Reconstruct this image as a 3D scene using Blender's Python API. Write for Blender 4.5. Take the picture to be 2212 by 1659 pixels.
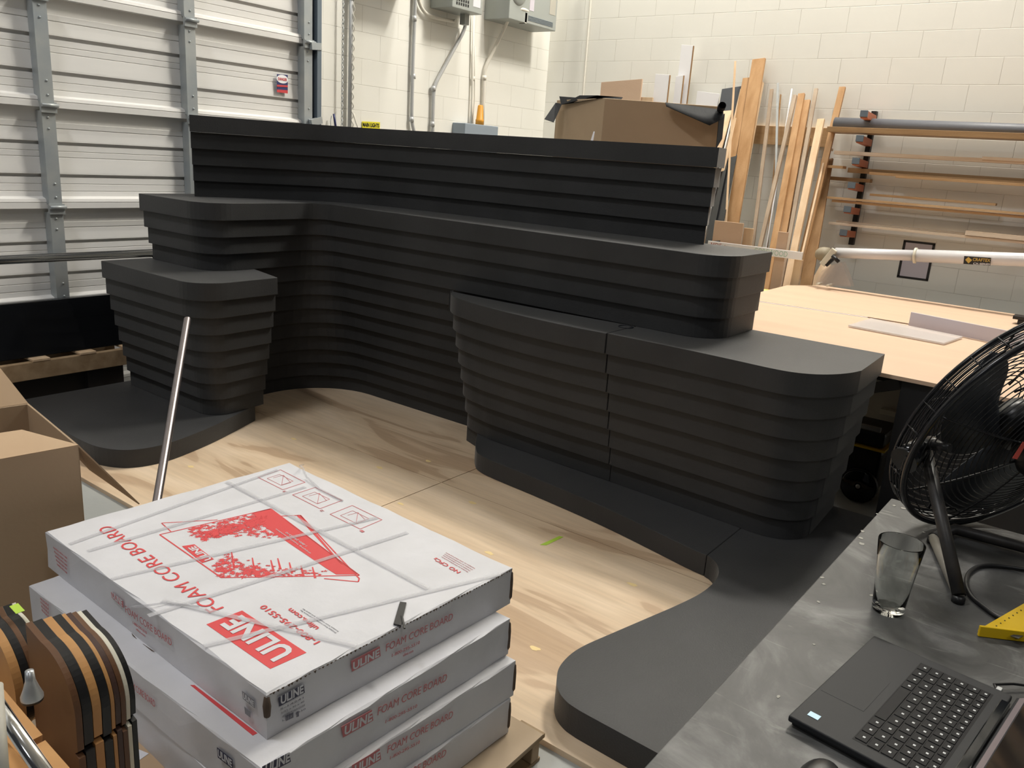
import bpy, bmesh, math, random
from mathutils import Vector, Matrix
from mathutils.geometry import tessellate_polygon
random.seed(7)
PI = math.pi
S = bpy.context.scene
COL = S.collection
for o in list(bpy.data.objects): bpy.data.objects.remove(o)

# ---------------------------------------------------------------- camera
W, H, FPX = 2212, 1659, 1765.84
CR = Vector((0.60594596, -0.79270611, 0.06668212))
CU = Vector((0.17534431, 0.21485367, 0.96077691))
CF = Vector((0.77594063, 0.57048656, -0.26918623))
CC = Vector((-7.57455222, -5.38573857, 1.668))
cam_d = bpy.data.cameras.new('camera')
cam_d.sensor_fit = 'HORIZONTAL'; cam_d.sensor_width = 36; cam_d.lens = FPX/W*36
cam_d.clip_start = .05; cam_d.clip_end = 60
cam = bpy.data.objects.new('camera', cam_d); COL.objects.link(cam)
cam.matrix_world = Matrix(((CR.x, CU.x, -CF.x, CC.x), (CR.y, CU.y, -CF.y, CC.y), (CR.z, CU.z, -CF.z, CC.z), (0, 0, 0, 1)))
S.camera = cam
# measuring helpers: the point of a real plane seen along a line of sight of the survey camera
def ray(px, py): return CR*((px-W/2)/FPX) + CU*(-(py-H/2)/FPX) + CF
def fz(px, py, z): d = ray(px, py); return CC + d*((z-CC.z)/d.z)
def fx(px, py, x): d = ray(px, py); return CC + d*((x-CC.x)/d.x)
def fy(px, py, y): d = ray(px, py); return CC + d*((y-CC.y)/d.y)
def fd(px, py, D): return CC + ray(px, py)*D
def fp(px, py, p0, n): d = ray(px, py); return CC + d*((p0-CC).dot(n)/d.dot(n))

# ---------------------------------------------------------------- world, lights, exposure
S.view_settings.view_transform = 'Standard'
S.view_settings.look = 'None'
S.view_settings.gamma = 1
S.view_settings.use_curve_mapping = False
S.view_settings.exposure = -0.5
wd = bpy.data.worlds.new('world'); S.world = wd; wd.use_nodes = True
wd.node_tree.nodes['Background'].inputs[0].default_value = (.97, .98, 1.0, 1)
wd.node_tree.nodes["Background"].inputs[1].default_value = 0.045
def lamp(name, loc, size, sy, power, col, rot=(0, 0, 0)):
    l = bpy.data.lights.new(name, 'AREA'); l.shape = 'RECTANGLE'; l.size = size; l.size_y = sy
    l.energy = power; l.color = col
    o = bpy.data.objects.new(name, l); COL.objects.link(o); o.location = loc; o.rotation_euler = rot
    return o
lamp('ceiling_strip_light', (-.60, -3.9, 7.0), .5, 1.3, 580, (1.0, .95, .86))
lamp('ceiling_strip_light', (-1.5, -1.7, 7.0), .5, 1.3, 200, (1.0, .96, .90))
lamp('ceiling_strip_light', (-8.3, -2.4, 7.0), .5, 1.3, 200, (.98, .98, 1.0))
lamp('ceiling_strip_light', (-13.0, -4.2, 6.0), .5, 1.3, 120, (.97, .98, 1.0))
lamp('ceiling_strip_light', (-8.6, -9.0, 6.8), .5, 1.3, 90, (.97, .98, 1.0))

# ---------------------------------------------------------------- materials
def mat(name, col, rough=.6, metal=0, spec=.5, noise=None, bump=0, bscale=40, trans=0, coat=0, alpha=None, ior=1.45, sheen=0):
    """noise=(second colour, scale(s), strength)"""
    m = bpy.data.materials.new(name); m.use_nodes = True
    nt = m.node_tree; b = nt.nodes['Principled BSDF']
    if sheen: b.inputs['Sheen Weight'].default_value = sheen; b.inputs['Sheen Roughness'].default_value = .45
    b.inputs['Base Color'].default_value = (*col, 1)
    b.inputs['Roughness'].default_value = rough; b.inputs['Metallic'].default_value = metal
    b.inputs['Specular IOR Level'].default_value = spec
    b.inputs['IOR'].default_value = ior
    if trans: b.inputs['Transmission Weight'].default_value = trans
    if coat: b.inputs['Coat Weight'].default_value = coat
    if alpha is not None: b.inputs['Alpha'].default_value = alpha
    tc = nt.nodes.new('ShaderNodeTexCoord')
    if noise:
        c2, sc, st = noise
        mp = nt.nodes.new('ShaderNodeMapping'); nt.links.new(tc.outputs['Object'], mp.inputs[0])
        if not isinstance(sc, (tuple, list)): sc = (sc, sc, sc)
        mp.inputs['Scale'].default_value = sc
        n = nt.nodes.new('ShaderNodeTexNoise'); n.inputs['Scale'].default_value = 1; n.inputs['Detail'].default_value = 6
        nt.links.new(mp.outputs[0], n.inputs['Vector'])
        r = nt.nodes.new('ShaderNodeValToRGB'); r.color_ramp.elements[0].position = .5-.25*st; r.color_ramp.elements[1].position = .5+.25*st
        r.color_ramp.elements[0].color = (*col, 1); r.color_ramp.elements[1].color = (*c2, 1)
        nt.links.new(n.outputs[0], r.inputs[0]); nt.links.new(r.outputs[0], b.inputs['Base Color'])
    if bump:
        n = nt.nodes.new('ShaderNodeTexNoise'); n.inputs['Scale'].default_value = bscale; n.inputs['Detail'].default_value = 5
        nt.links.new(tc.outputs['Object'], n.inputs['Vector'])
        bp = nt.nodes.new('ShaderNodeBump'); bp.inputs['Strength'].default_value = bump; bp.inputs['Distance'].default_value = .01
        nt.links.new(n.outputs[0], bp.inputs['Height']); nt.links.new(bp.outputs[0], b.inputs['Normal'])
    return m
def block_wall(name, axis, zoff, col, col2):
    m = mat(name, col, .55); nt = m.node_tree; b = nt.nodes['Principled BSDF']
    tc = nt.nodes.new('ShaderNodeTexCoord'); sp = nt.nodes.new('ShaderNodeSeparateXYZ'); cb = nt.nodes.new('ShaderNodeCombineXYZ')
    nt.links.new(tc.outputs['Object'], sp.inputs[0]); nt.links.new(sp.outputs[axis], cb.inputs[0])
    ad = nt.nodes.new('ShaderNodeMath'); ad.operation = 'ADD'; ad.inputs[1].default_value = 10*.2032 - zoff
    nt.links.new(sp.outputs[2], ad.inputs[0]); nt.links.new(ad.outputs[0], cb.inputs[1])
    br = nt.nodes.new('ShaderNodeTexBrick'); br.inputs['Scale'].default_value = 1; br.inputs['Brick Width'].default_value = .4064
    br.inputs['Row Height'].default_value = .2032; br.inputs['Mortar Size'].default_value = .003; br.inputs['Mortar Smooth'].default_value = .8
    nt.links.new(cb.outputs[0], br.inputs['Vector'])
    nz = nt.nodes.new('ShaderNodeTexNoise'); nz.inputs['Scale'].default_value = 1.6; nz.inputs['Detail'].default_value = 4
    nt.links.new(tc.outputs['Object'], nz.inputs['Vector'])
    mx = nt.nodes.new('ShaderNodeMix'); mx.data_type = 'RGBA'
    mx.inputs[6].default_value = (*col, 1); mx.inputs[7].default_value = (*col2, 1); nt.links.new(nz.outputs[0], mx.inputs[0])
    # joints show strongly in places and fade where paint has filled them
    n2 = nt.nodes.new('ShaderNodeTexNoise'); n2.inputs['Scale'].default_value = 2.2; nt.links.new(tc.outputs['Object'], n2.inputs['Vector'])
    mr = nt.nodes.new('ShaderNodeMapRange'); mr.inputs[1].default_value = .35; mr.inputs[2].default_value = .65; mr.inputs[3].default_value = .14; mr.inputs[4].default_value = .6
    nt.links.new(n2.outputs[0], mr.inputs[0])
    mu = nt.nodes.new('ShaderNodeMath'); mu.operation = 'MULTIPLY'; nt.links.new(br.outputs['Fac'], mu.inputs[0]); nt.links.new(mr.outputs[0], mu.inputs[1])
    m2 = nt.nodes.new('ShaderNodeMix'); m2.data_type = 'RGBA'; nt.links.new(mu.outputs[0], m2.inputs[0]); nt.links.new(mx.outputs[2], m2.inputs[6])
    m2.inputs[7].default_value = (.30, .27, .22, 1); nt.links.new(m2.outputs[2], b.inputs['Base Color'])
    bp = nt.nodes.new('ShaderNodeBump'); bp.inputs['Strength'].default_value = .35; bp.inputs['Distance'].default_value = .004; bp.invert = True
    n3 = nt.nodes.new('ShaderNodeTexNoise'); n3.inputs['Scale'].default_value = 60; nt.links.new(tc.outputs['Object'], n3.inputs['Vector'])
    a2 = nt.nodes.new('ShaderNodeMath'); a2.operation = 'MULTIPLY_ADD'; a2.inputs[1].default_value = .12
    nt.links.new(n3.outputs[0], a2.inputs[0]); nt.links.new(br.outputs['Fac'], a2.inputs[2])
    nt.links.new(a2.outputs[0], bp.inputs['Height']); nt.links.new(bp.outputs[0], b.inputs['Normal'])
    return m
def wood(name, c1, c2, axis=1, sc=1.0, rough=.55, streak=.6):
    s = [14*sc]*3; s[axis] = 1.1*sc
    m = mat(name, c1, rough, noise=(c2, tuple(s), streak), bump=.08, bscale=90)
    return m
def ply_floor(name):
    m = mat(name, (.62, .44, .28), .5); nt = m.node_tree; b = nt.nodes['Principled BSDF']
    tc = nt.nodes.new('ShaderNodeTexCoord'); mp = nt.nodes.new('ShaderNodeMapping'); mp.inputs['Scale'].default_value = (3.2, .75, 1)
    nt.links.new(tc.outputs['Object'], mp.inputs[0])
    n = nt.nodes.new('ShaderNodeTexNoise'); n.inputs['Scale'].default_value = 1.15; n.inputs['Detail'].default_value = 3; n.inputs['Distortion'].default_value = .9
    nt.links.new(mp.outputs[0], n.inputs['Vector'])
    r = nt.nodes.new('ShaderNodeValToRGB'); e = r.color_ramp.elements
    e[0].position = .30; e[0].color = (.50, .35, .22, 1); e[1].position = .68; e[1].color = (.78, .62, .45, 1)
    a = e.new(.41); a.color = (.53, .38, .25, 1); a = e.new(.435); a.color = (.66, .50, .34, 1); a = e.new(.55); a.color = (.72, .56, .39, 1)
    nt.links.new(n.outputs[0], r.inputs[0])
    m2 = nt.nodes.new('ShaderNodeMapping'); m2.inputs['Scale'].default_value = (50, 3, 1); nt.links.new(tc.outputs['Object'], m2.inputs[0])
    n2 = nt.nodes.new('ShaderNodeTexNoise'); n2.inputs['Scale'].default_value = 1; n2.inputs['Detail'].default_value = 4; n2.inputs['Distortion'].default_value = .5; nt.links.new(m2.outputs[0], n2.inputs['Vector'])
    mx = nt.nodes.new('ShaderNodeMix'); mx.data_type = 'RGBA'; mx.blend_type = 'MULTIPLY'; mx.inputs[0].default_value = .28
    nt.links.new(r.outputs[0], mx.inputs[6]); nt.links.new(n2.outputs[0], mx.inputs[7])
    g = nt.nodes.new('ShaderNodeMix'); g.data_type = 'RGBA'; g.blend_type = 'MULTIPLY'; g.inputs[0].default_value = 1; g.inputs[7].default_value = (1.12, 1.12, 1.12, 1)
    nt.links.new(mx.outputs[2], g.inputs[6]); nt.links.new(g.outputs[2], b.inputs['Base Color'])
    return m
def worktop_mat():
    m = mat('dusty_grey_worktop', (.07, .07, .068), .5, spec=.3); nt = m.node_tree; b = nt.nodes['Principled BSDF']; tc = nt.nodes.new('ShaderNodeTexCoord')
    n = nt.nodes.new('ShaderNodeTexNoise'); n.inputs['Scale'].default_value = 4.5; n.inputs['Detail'].default_value = 8; n.inputs['Roughness'].default_value = .62; n.inputs['Distortion'].default_value = 1.3
    nt.links.new(tc.outputs['Object'], n.inputs['Vector'])
    r = nt.nodes.new('ShaderNodeValToRGB'); e = r.color_ramp.elements; e[0].position = .34; e[0].color = (.048, .048, .047, 1); e[1].position = .72; e[1].color = (.20, .20, .195, 1)
    a = e.new(.52); a.color = (.082, .082, .080, 1); nt.links.new(n.outputs[0], r.inputs[0])
    mp = nt.nodes.new('ShaderNodeMapping'); mp.inputs['Scale'].default_value = (30, 5, 1); mp.inputs['Rotation'].default_value = (0, 0, .7); nt.links.new(tc.outputs['Object'], mp.inputs[0])
    n2 = nt.nodes.new('ShaderNodeTexNoise'); n2.inputs['Scale'].default_value = 1; n2.inputs['Detail'].default_value = 3; n2.inputs['Distortion'].default_value = 2.0; nt.links.new(mp.outputs[0], n2.inputs['Vector'])
    r2 = nt.nodes.new('ShaderNodeValToRGB'); r2.color_ramp.elements[0].position = .64; r2.color_ramp.elements[0].color = (0, 0, 0, 1); r2.color_ramp.elements[1].position = .74; r2.color_ramp.elements[1].color = (.07, .07, .065, 1); nt.links.new(n2.outputs[0], r2.inputs[0])
    mx = nt.nodes.new('ShaderNodeMix'); mx.data_type = 'RGBA'; mx.blend_type = 'ADD'; mx.inputs[0].default_value = 1; nt.links.new(r.outputs[0], mx.inputs[6]); nt.links.new(r2.outputs[0], mx.inputs[7])
    nt.links.new(mx.outputs[2], b.inputs['Base Color']); return m
M = {}
M['foam'] = mat('black_foam', (.017, .0178, .0185), .58, spec=.55, noise=((.027, .0278, .029), 3.2, .7), bump=.12, bscale=160, sheen=.2)
M['wallL'] = block_wall('painted_block_left', 0, .1112, (.81, .80, .735), (.87, .86, .80))
M['wallR'] = block_wall('painted_block_right', 1, 0, (.81, .80, .735), (.87, .86, .80))
M['concrete'] = mat('concrete', (.30, .31, .30), .45, noise=((.40, .41, .39), 1.7, .9), bump=.1)
M['ceil'] = mat('ceiling_paint', (.70, .68, .62), .8)
M['doorwhite'] = mat('door_enamel', (.82, .81, .78), .36, noise=((.76, .75, .73), (1, 6, 9), 1))
M['galv'] = mat('galvanized_steel', (.46, .48, .47), .45, metal=.35, noise=((.33, .37, .40), 6, 1))
M['galvdark'] = mat('dark_steel', (.16, .20, .24), .5, metal=.4)
M['blackgap'] = mat('black_rubber', (.012, .014, .018), .6)
M['ply'] = ply_floor('birch_plywood_floor')
M['plytable'] = wood('plywood_tabletop', (.66, .48, .34), (.60, .42, .30), 1, .6, .5, 1.2)
M['pine'] = wood('pine_lumber', (.50, .30, .145), (.39, .215, .09), 2)
M['pinepale'] = wood('pale_pine', (.72, .54, .36), (.62, .43, .26), 2)
M['pinegrey'] = wood('weathered_wood', (.42, .33, .24), (.32, .24, .17), 2)
M['pinedark'] = wood('dark_stained_wood', (.34, .20, .09), (.24, .13, .05), 2)
M['pineY'] = wood('pine_lumber_long', (.66, .45, .25), (.50, .30, .14), 1)
M['paleY'] = wood('pale_pine_long', (.84, .71, .56), (.64, .48, .33), 1)
M['brownY'] = wood('brown_lumber_long', (.40, .25, .12), (.30, .18, .08), 1)
M['card'] = mat('corrugated_cardboard', (.43, .315, .205), .8, noise=((.47, .345, .225), 3, 1), bump=.05, bscale=60)
M['cardlight'] = mat('cardboard_inside', (.46, .32, .20), .85, noise=((.50, .36, .23), 4, 1))
M['kraft'] = mat('kraft_sheet', (.42, .33, .23), .85, noise=((.38, .29, .20), 5, 1))
M['cartonwhite'] = mat('white_carton_board', (.66, .66, .69), .5, noise=((.58, .58, .60), 7, 1), bump=.12, bscale=25)
M['torn'] = mat('torn_brown_edge', (.10, .07, .05), .9)
M['red'] = mat('red_ink', (.62, .065, .07), .5)
M['redpale'] = mat('worn_red_ink', (.50, .16, .17), .6)
M['navy'] = mat('navy_ink', (.035, .035, .07), .5)
M['greyink'] = mat('grey_ink', (.22, .22, .24), .6)
M['tape'] = mat('clear_packing_tape', (.62, .62, .65), .18, alpha=.30, spec=.6)
M['blackplastic'] = mat('black_plastic', (.014, .014, .015), .35, bump=.05)
M['blackgloss'] = mat('black_gloss', (.008, .009, .011), .08, spec=.6)
M['railgloss'] = mat('glossy_rail', (.035, .037, .04), .2, spec=1.0, coat=1)
M['dustybar'] = mat('dusty_steel_tube', (.20, .185, .155), .6)
M['coverfilm'] = mat('milky_clear_plastic', (.80, .76, .74), .2, alpha=.55)
M['blackmatte'] = mat('black_matte_metal', (.012, .012, .013), .5)
M['liner'] = mat('black_liner_film', (.012, .013, .015), .7, spec=.25)
M['darkpanel'] = mat('charcoal_laminate', (.045, .05, .058), .5)
M['white'] = mat('white_laminate', (.93, .93, .95), .4)
M['alu'] = mat('aluminium', (.55, .57, .58), .35, metal=.7)
M['greyelec'] = mat('grey_enamel', (.34, .36, .34), .45)
M['bluegrey'] = mat('blue_grey_enamel', (.27, .32, .37), .45)
M['conduit'] = mat('painted_conduit', (.52, .53, .53), .35, metal=.2)
M['conduitwhite'] = mat('cream_conduit', (.74, .71, .63), .45)
M['yellow'] = mat('yellow_sign', (.80, .72, .03), .5)
M['blackink'] = mat('black_ink', (.02, .02, .02), .5)
M['orange'] = mat('orange_plastic', (.66, .30, .03), .45)
M['orangesteel'] = mat('orange_bracket', (.50, .16, .08), .5)
M['blue'] = mat('navy_decal', (.04, .05, .16), .4)
M['tubewhite'] = mat('white_painted_tube', (.62, .62, .64), .25)
M['tubegrey'] = mat('grey_pipe', (.10, .105, .12), .5)
M['beige'] = mat('beige_cap', (.28, .24, .17), .6)
M['clear'] = mat('smoked_clear_plastic', (.80, .76, .74), .12, trans=.85, alpha=.75, ior=1.2)
M['gold'] = mat('gold_lettering', (.62, .42, .10), .35)
M['worktop'] = worktop_mat()
M['dust'] = mat('dried_glue_spots', (.36, .35, .31), .8)
M['laptop'] = mat('soft_black_laptop', (.016, .017, .019), .6, spec=.3)
M['key'] = mat('black_keycaps', (.006, .006, .007), .6, spec=.2)
M['keyink'] = mat('white_key_legends', (.60, .62, .62), .5)
M['screen'] = mat('laptop_glass', (.012, .010, .009), .12)
M['bezel'] = mat('laptop_bezel', (.03, .03, .032), .3)
M['pinkstrip'] = mat('lid_edge_strip', (.20, .17, .18), .25)
def glass_mat():
    m = bpy.data.materials.new('drinking_glass'); m.use_nodes = True; b = m.node_tree.nodes['Principled BSDF']
    b.inputs['Base Color'].default_value = (.97, .99, .98, 1); b.inputs['Roughness'].default_value = .02
    b.inputs['Transmission Weight'].default_value = 1; b.inputs['IOR'].default_value = 1.25
    return m
M['glass'] = glass_mat()
M['yellowtool'] = mat('yellow_enamel', (.80, .52, .01), .3)
M['fan'] = mat('black_fan_wire', (.012, .012, .014), .22, spec=.6)
M['fantube'] = mat('black_fan_tube', (.015, .015, .016), .45, noise=((.05, .045, .04), 20, .8))
M['redlabel'] = mat('red_label', (.45, .07, .05), .5)
M['steel'] = mat('brushed_steel', (.30, .27, .275), .30, metal=.9)
M['chrome'] = mat('chrome', (.72, .73, .75), .12, metal=1)
M['leatherbrown'] = mat('brown_wood_veneer', (.13, .062, .028), .4, noise=((.10, .045, .02), (9, 9, 2), 1))
M['leatherdark'] = mat('dark_brown_veneer', (.055, .028, .022), .4)
M['leathertan'] = mat('tan_wood_veneer', (.50, .27, .10), .4, noise=((.42, .21, .075), (20, 20, 2), 1))
M['leatherblack'] = mat('black_veneer', (.012, .012, .013), .35)
M['creamveneer'] = mat('cream_veneer', (.62, .60, .50), .45)
M['green'] = mat('green_tape', (.42, .62, .06), .6)
M['greenpale'] = mat('green_marker', (.36, .58, .45), .6)
M['rednote'] = mat('red_marker', (.40, .12, .10), .6)
M['padwood'] = wood('old_pallet_wood', (.33, .23, .12), (.24, .16, .08), 0)
M['palletY'] = wood('pallet_wood', (.42, .30, .18), (.30, .20, .11), 1)
M['filler'] = mat('yellow_wood_filler', (.80, .62, .30), .6)
M['seam'] = mat('dark_seam', (.10, .06, .035), .8)
M['lav'] = mat('lavender_white_board', (.60, .56, .62), .4)
M['conebucket'] = mat('yellow_bucket', (.72, .55, .04), .4)
M['offwhite'] = mat('off_white_case', (.45, .43, .37), .6)
M['paper'] = mat('white_paper', (.70, .70, .74), .6)

# ---------------------------------------------------------------- mesh helpers
class MB:
    def __init__(s): s.v = []; s.f = []; s.smooth = []
    def add(s, vs, fs, smooth=False):
        n = len(s.v); s.v += [tuple(v) for v in vs]; s.f += [tuple(i+n for i in f) for f in fs]; s.smooth += [smooth]*len(fs); return s
    def box(s, a, b):
        x0, y0, z0 = [min(a[i], b[i]) for i in range(3)]; x1, y1, z1 = [max(a[i], b[i]) for i in range(3)]
        return s.add([(x0, y0, z0), (x1, y0, z0), (x1, y1, z0), (x0, y1, z0), (x0, y0, z1), (x1, y0, z1), (x1, y1, z1), (x0, y1, z1)],
                     [(0, 3, 2, 1), (4, 5, 6, 7), (0, 1, 5, 4), (1, 2, 6, 5), (2, 3, 7, 6), (3, 0, 4, 7)])
    def obox(s, o, ax, ay, az):  # origin corner + three edge vectors
        o, ax, ay, az = Vector(o), Vector(ax), Vector(ay), Vector(az)
        vs = [o, o+ax, o+ax+ay, o+ay, o+az, o+ax+az, o+ax+ay+az, o+ay+az]
        fs = [(0, 3, 2, 1), (4, 5, 6, 7), (0, 1, 5, 4), (1, 2, 6, 5), (2, 3, 7, 6), (3, 0, 4, 7)]
        if ax.cross(ay).dot(az) < 0: fs = [tuple(reversed(f)) for f in fs]
        return s.add(vs, fs)
    def bar(s, a, b, w, t, up=(0, 0, 1)):  # beam from a to b: w across, t along "up"
        a, b = Vector(a), Vector(b); d = (b-a); n = d.normalized(); up = Vector(up); side = n.cross(up).normalized(); u = side.cross(n).normalized()
        return s.obox(a - side*w/2 - u*t/2, d, side*w, u*t)
    def prism(s, poly, z0, z1):
        n = len(poly); ar = sum(poly[i][0]*poly[(i+1) % n][1]-poly[(i+1) % n][0]*poly[i][1] for i in range(n))
        if ar < 0: poly = poly[::-1]
        vs = [(p[0], p[1], z0) for p in poly] + [(p[0], p[1], z1) for p in poly]
        fs = [(i, (i+1) % n, n+(i+1) % n, n+i) for i in range(n)]
        tri = tessellate_polygon([[Vector((p[0], p[1], 0)) for p in poly]])
        for t in tri:
            a, b, c = t
            pa, pb, pc = poly[a], poly[b], poly[c]
            if (pb[0]-pa[0])*(pc[1]-pa[1])-(pb[1]-pa[1])*(pc[0]-pa[0]) < 0: b, c = c, b
            fs.append((a+n, b+n, c+n)); fs.append((a, c, b))
        return s.add(vs, fs)
    def tube(s, pts, r, seg=10, close=False, cap=True, hollow=False):
        pts = [Vector(p) for p in pts]; n = len(pts); vs = []; fs = []
        rs = r if isinstance(r, (list, tuple)) else [r]*n
        prev = None
        for i, p in enumerate(pts):
            if close: d = (pts[(i+1) % n]-pts[i-1])
            else: d = (pts[min(i+1, n-1)]-pts[max(i-1, 0)])
            d.normalize()
            if prev is None:
                a = Vector((0, 0, 1)) if abs(d.z) < .9 else Vector((1, 0, 0)); u = d.cross(a).normalized()
            else:
                u = (prev - d*prev.dot(d)).normalized()
            prev = u; w = d.cross(u)
            for k in range(seg):
                t = 2*PI*k/seg; vs.append(p + (u*math.cos(t)+w*math.sin(t))*rs[i])
        m = n if close else n-1
        for i in range(m):
            for k in range(seg):
                a = i*seg+k; b = i*seg+(k+1) % seg; c = ((i+1) % n)*seg+(k+1) % seg; d2 = ((i+1) % n)*seg+k
                fs.append((a, b, c, d2))
        s.add(vs, fs, True)
        if cap and not close:
            k0 = len(s.v)-n*seg
            s.f.append(tuple(k0+k for k in range(seg))[::-1]); s.f.append(tuple(k0+(n-1)*seg+k for k in range(seg))); s.smooth += [False]*2
        return s
    def lathe(s, prof, origin, axis=(0, 0, 1), seg=32):
        ax = Vector(axis).normalized(); a = Vector((1, 0, 0)) if abs(ax.x) < .9 else Vector((0, 1, 0)); u = ax.cross(a).normalized(); w = ax.cross(u); o = Vector(origin)
        vs = []; n = len(prof)
        for (r, h) in prof:
            for k in range(seg):
                t = 2*PI*k/seg; vs.append(o+ax*h+(u*math.cos(t)+w*math.sin(t))*r)
        fs = []
        for i in range(n-1):
            for k in range(seg):
                fs.append((i*seg+k, i*seg+(k+1) % seg, (i+1)*seg+(k+1) % seg, (i+1)*seg+k))
        return s.add(vs, fs, True)
    def flat(s, pts, n, t=.0006):  # thin plate from planar points, raised along n
        pts = [Vector(p) for p in pts]; n = Vector(n).normalized(); k = len(pts)
        a = Vector((1, 0, 0)) if abs(n.x) < .9 else Vector((0, 1, 0)); u = n.cross(a).normalized(); w = n.cross(u)
        q = [(p.dot(u), p.dot(w)) for p in pts]
        ar = sum(q[i][0]*q[(i+1) % k][1]-q[(i+1) % k][0]*q[i][1] for i in range(k))
        if ar < 0: pts.reverse(); q.reverse()
        vs = pts + [p+n*t for p in pts]
        fs = [(i, (i+1) % k, k+(i+1) % k, k+i) for i in range(k)]
        for tr in tessellate_polygon([[Vector((x, y, 0)) for x, y in q]]):
            a2, b2, c2 = tr
            if (q[b2][0]-q[a2][0])*(q[c2][1]-q[a2][1])-(q[b2][1]-q[a2][1])*(q[c2][0]-q[a2][0]) < 0: b2, c2 = c2, b2
            fs.append((a2+k, b2+k, c2+k)); fs.append((a2, c2, b2))
        return s.add(vs, fs)
    def build(s, name, m, parent=None, bevel=0, bseg=2):
        me = bpy.data.meshes.new(name); me.from_pydata(s.v, [], s.f); me.update()
        for p, sm in zip(me.polygons, s.smooth): p.use_smooth = sm
        me.materials.append(M[m] if isinstance(m, str) else m)
        o = bpy.data.objects.new(name, me); COL.objects.link(o)
        if parent is not None:
            o.parent = parent; o.matrix_parent_inverse = Matrix.Translation(-Vector(parent.location)) if parent.type == 'EMPTY' and parent.parent is None else Matrix()
            # meshes are written in world coordinates
        if bevel:
            b = o.modifiers.new('bevel', 'BEVEL'); b.width = bevel; b.segments = bseg; b.limit_method = 'ANGLE'; b.angle_limit = math.radians(40)
        return o
def tag(o, label=None, cat=None, group=None, kind=None):
    if label: o['label'] = label
    if cat: o['category'] = cat
    if group: o['group'] = group
    if kind: o['kind'] = kind
    return o
def empty(name, loc, label, cat, group=None):
    o = bpy.data.objects.new(name, None); COL.objects.link(o); o.location = loc; o.empty_display_size = .05
    return tag(o, label, cat, group)
def copy_tree(o, off, label, group=None):
    r = o.copy(); COL.objects.link(r); r.location = Vector(o.location)+Vector(off); r['label'] = label
    if group: r['group'] = group
    for ch in list(o.children):
        c = ch.copy(); COL.objects.link(c); c.parent = r
        for g in list(ch.children):
            d = g.copy(); COL.objects.link(d); d.parent = c
    return r
_fc = {}
def text(name, s, m, parent, p0, p1, height, n, lift=.0008, bold=.0, flip=False):
    """lettering laid on a surface: baseline from p0 to p1, cap height, surface normal n"""
    p0, p1, n = Vector(p0), Vector(p1), Vector(n).normalized()
    cu = bpy.data.curves.new('t', 'FONT'); cu.body = s; cu.size = 1; cu.offset = bold; cu.resolution_u = 3; cu.extrude = .002
    t = bpy.data.objects.new('t', cu); COL.objects.link(t)
    dg = bpy.context.evaluated_depsgraph_get(); me = bpy.data.meshes.new_from_object(t.evaluated_get(dg))
    bpy.data.objects.remove(t); bpy.data.curves.remove(cu)
    xs = [v.co.x for v in me.vertices]; x0, x1 = min(xs), max(xs)
    L = (p1-p0).length; xd = (p1-p0)/L; yd = n.cross(xd).normalized(); xd2 = yd.cross(n).normalized()
    for v in me.vertices:
        c = v.co.copy()
        v.co = p0 + xd2*((c.x-x0)/(x1-x0)*L) + yd*(c.y/.72*height) + n*(lift + (c.z+.002)*.1)
    me.materials.clear(); me.materials.append(M[m])
    o = bpy.data.objects.new(name, me); COL.objects.link(o)
    if parent is not None:
        o.parent = parent; o.matrix_parent_inverse = Matrix.Translation(-Vector(parent.location)) if parent.type == 'EMPTY' and parent.parent is None else Matrix()
    return o
def catmull(pts, n=6):
    out = []; P = [Vector((p[0], p[1])) for p in pts]
    for i in range(len(P)-1):
        a = P[max(i-1, 0)]; b = P[i]; c = P[i+1]; d = P[min(i+2, len(P)-1)]
        for k in range(n):
            t = k/n; out.append(.5*((2*b)+(c-a)*t+(2*a-5*b+4*c-d)*t*t+(3*b-a-3*c+d)*t**3))
    out.append(P[-1]); return out
def resample(pts, n):
    L = [0]
    for a, b in zip(pts, pts[1:]): L.append(L[-1]+(Vector(b)-Vector(a)).length)
    out = []; j = 0
    for i in range(n):
        t = L[-1]*i/(n-1)
        while j < len(L)-2 and L[j+1] < t: j += 1
        u = (t-L[j])/max(L[j+1]-L[j], 1e-9); out.append(Vector(pts[j]).lerp(Vector(pts[j+1]), min(1, u)))
    return out
def fillet(poly, rad, seg=8):  # open polyline with rounded inner vertices
    P = [Vector(p) for p in poly]; out = [P[0]]
    for i in range(1, len(P)-1):
        r = rad[i]
        if r < 1e-4: out.append(P[i]); continue
        a = (P[i-1]-P[i]).normalized(); b = (P[i+1]-P[i]).normalized(); ang = a.angle(b); t = r/math.tan(ang/2)
        c = P[i]+(a+b).normalized()*(r/math.sin(ang/2)); s = P[i]+a*t; e = P[i]+b*t
        va, vb = s-c, e-c; th = va.angle_signed(vb) if hasattr(va, 'angle_signed') else 0
        a0 = math.atan2(va.y, va.x); a1 = math.atan2(vb.y, vb.x); d = (a1-a0+PI) % (2*PI)-PI
        for k in range(seg+1): out.append(c+Vector((math.cos(a0+d*k/seg), math.sin(a0+d*k/seg)))*r)
    out.append(P[-1]); return out

# ================================================================ SETTING
L_, Z0 = .0985, .02
ZL, ZM = Z0+9*L_, Z0+13*L_
tag(MB().box((-14, -12, -.1), (0, 0, 0)).build('floor', 'concrete'), kind='structure')
tag(MB().box((-3.12, 0, 0), (.15, .2, 7.4)).box((-14, 0, 3.9), (-3.12, .2, 7.4)).build('wall_left', 'wallL'), kind='structure')
tag(MB().box((0, -12, 0), (.2, 0, 7.4)).build('wall_right', 'wallR'), kind='structure')
tag(MB().box((-14, -12, 7.4), (.2, .2, 7.5)).build('ceiling', 'ceil'), kind='structure')

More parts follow.
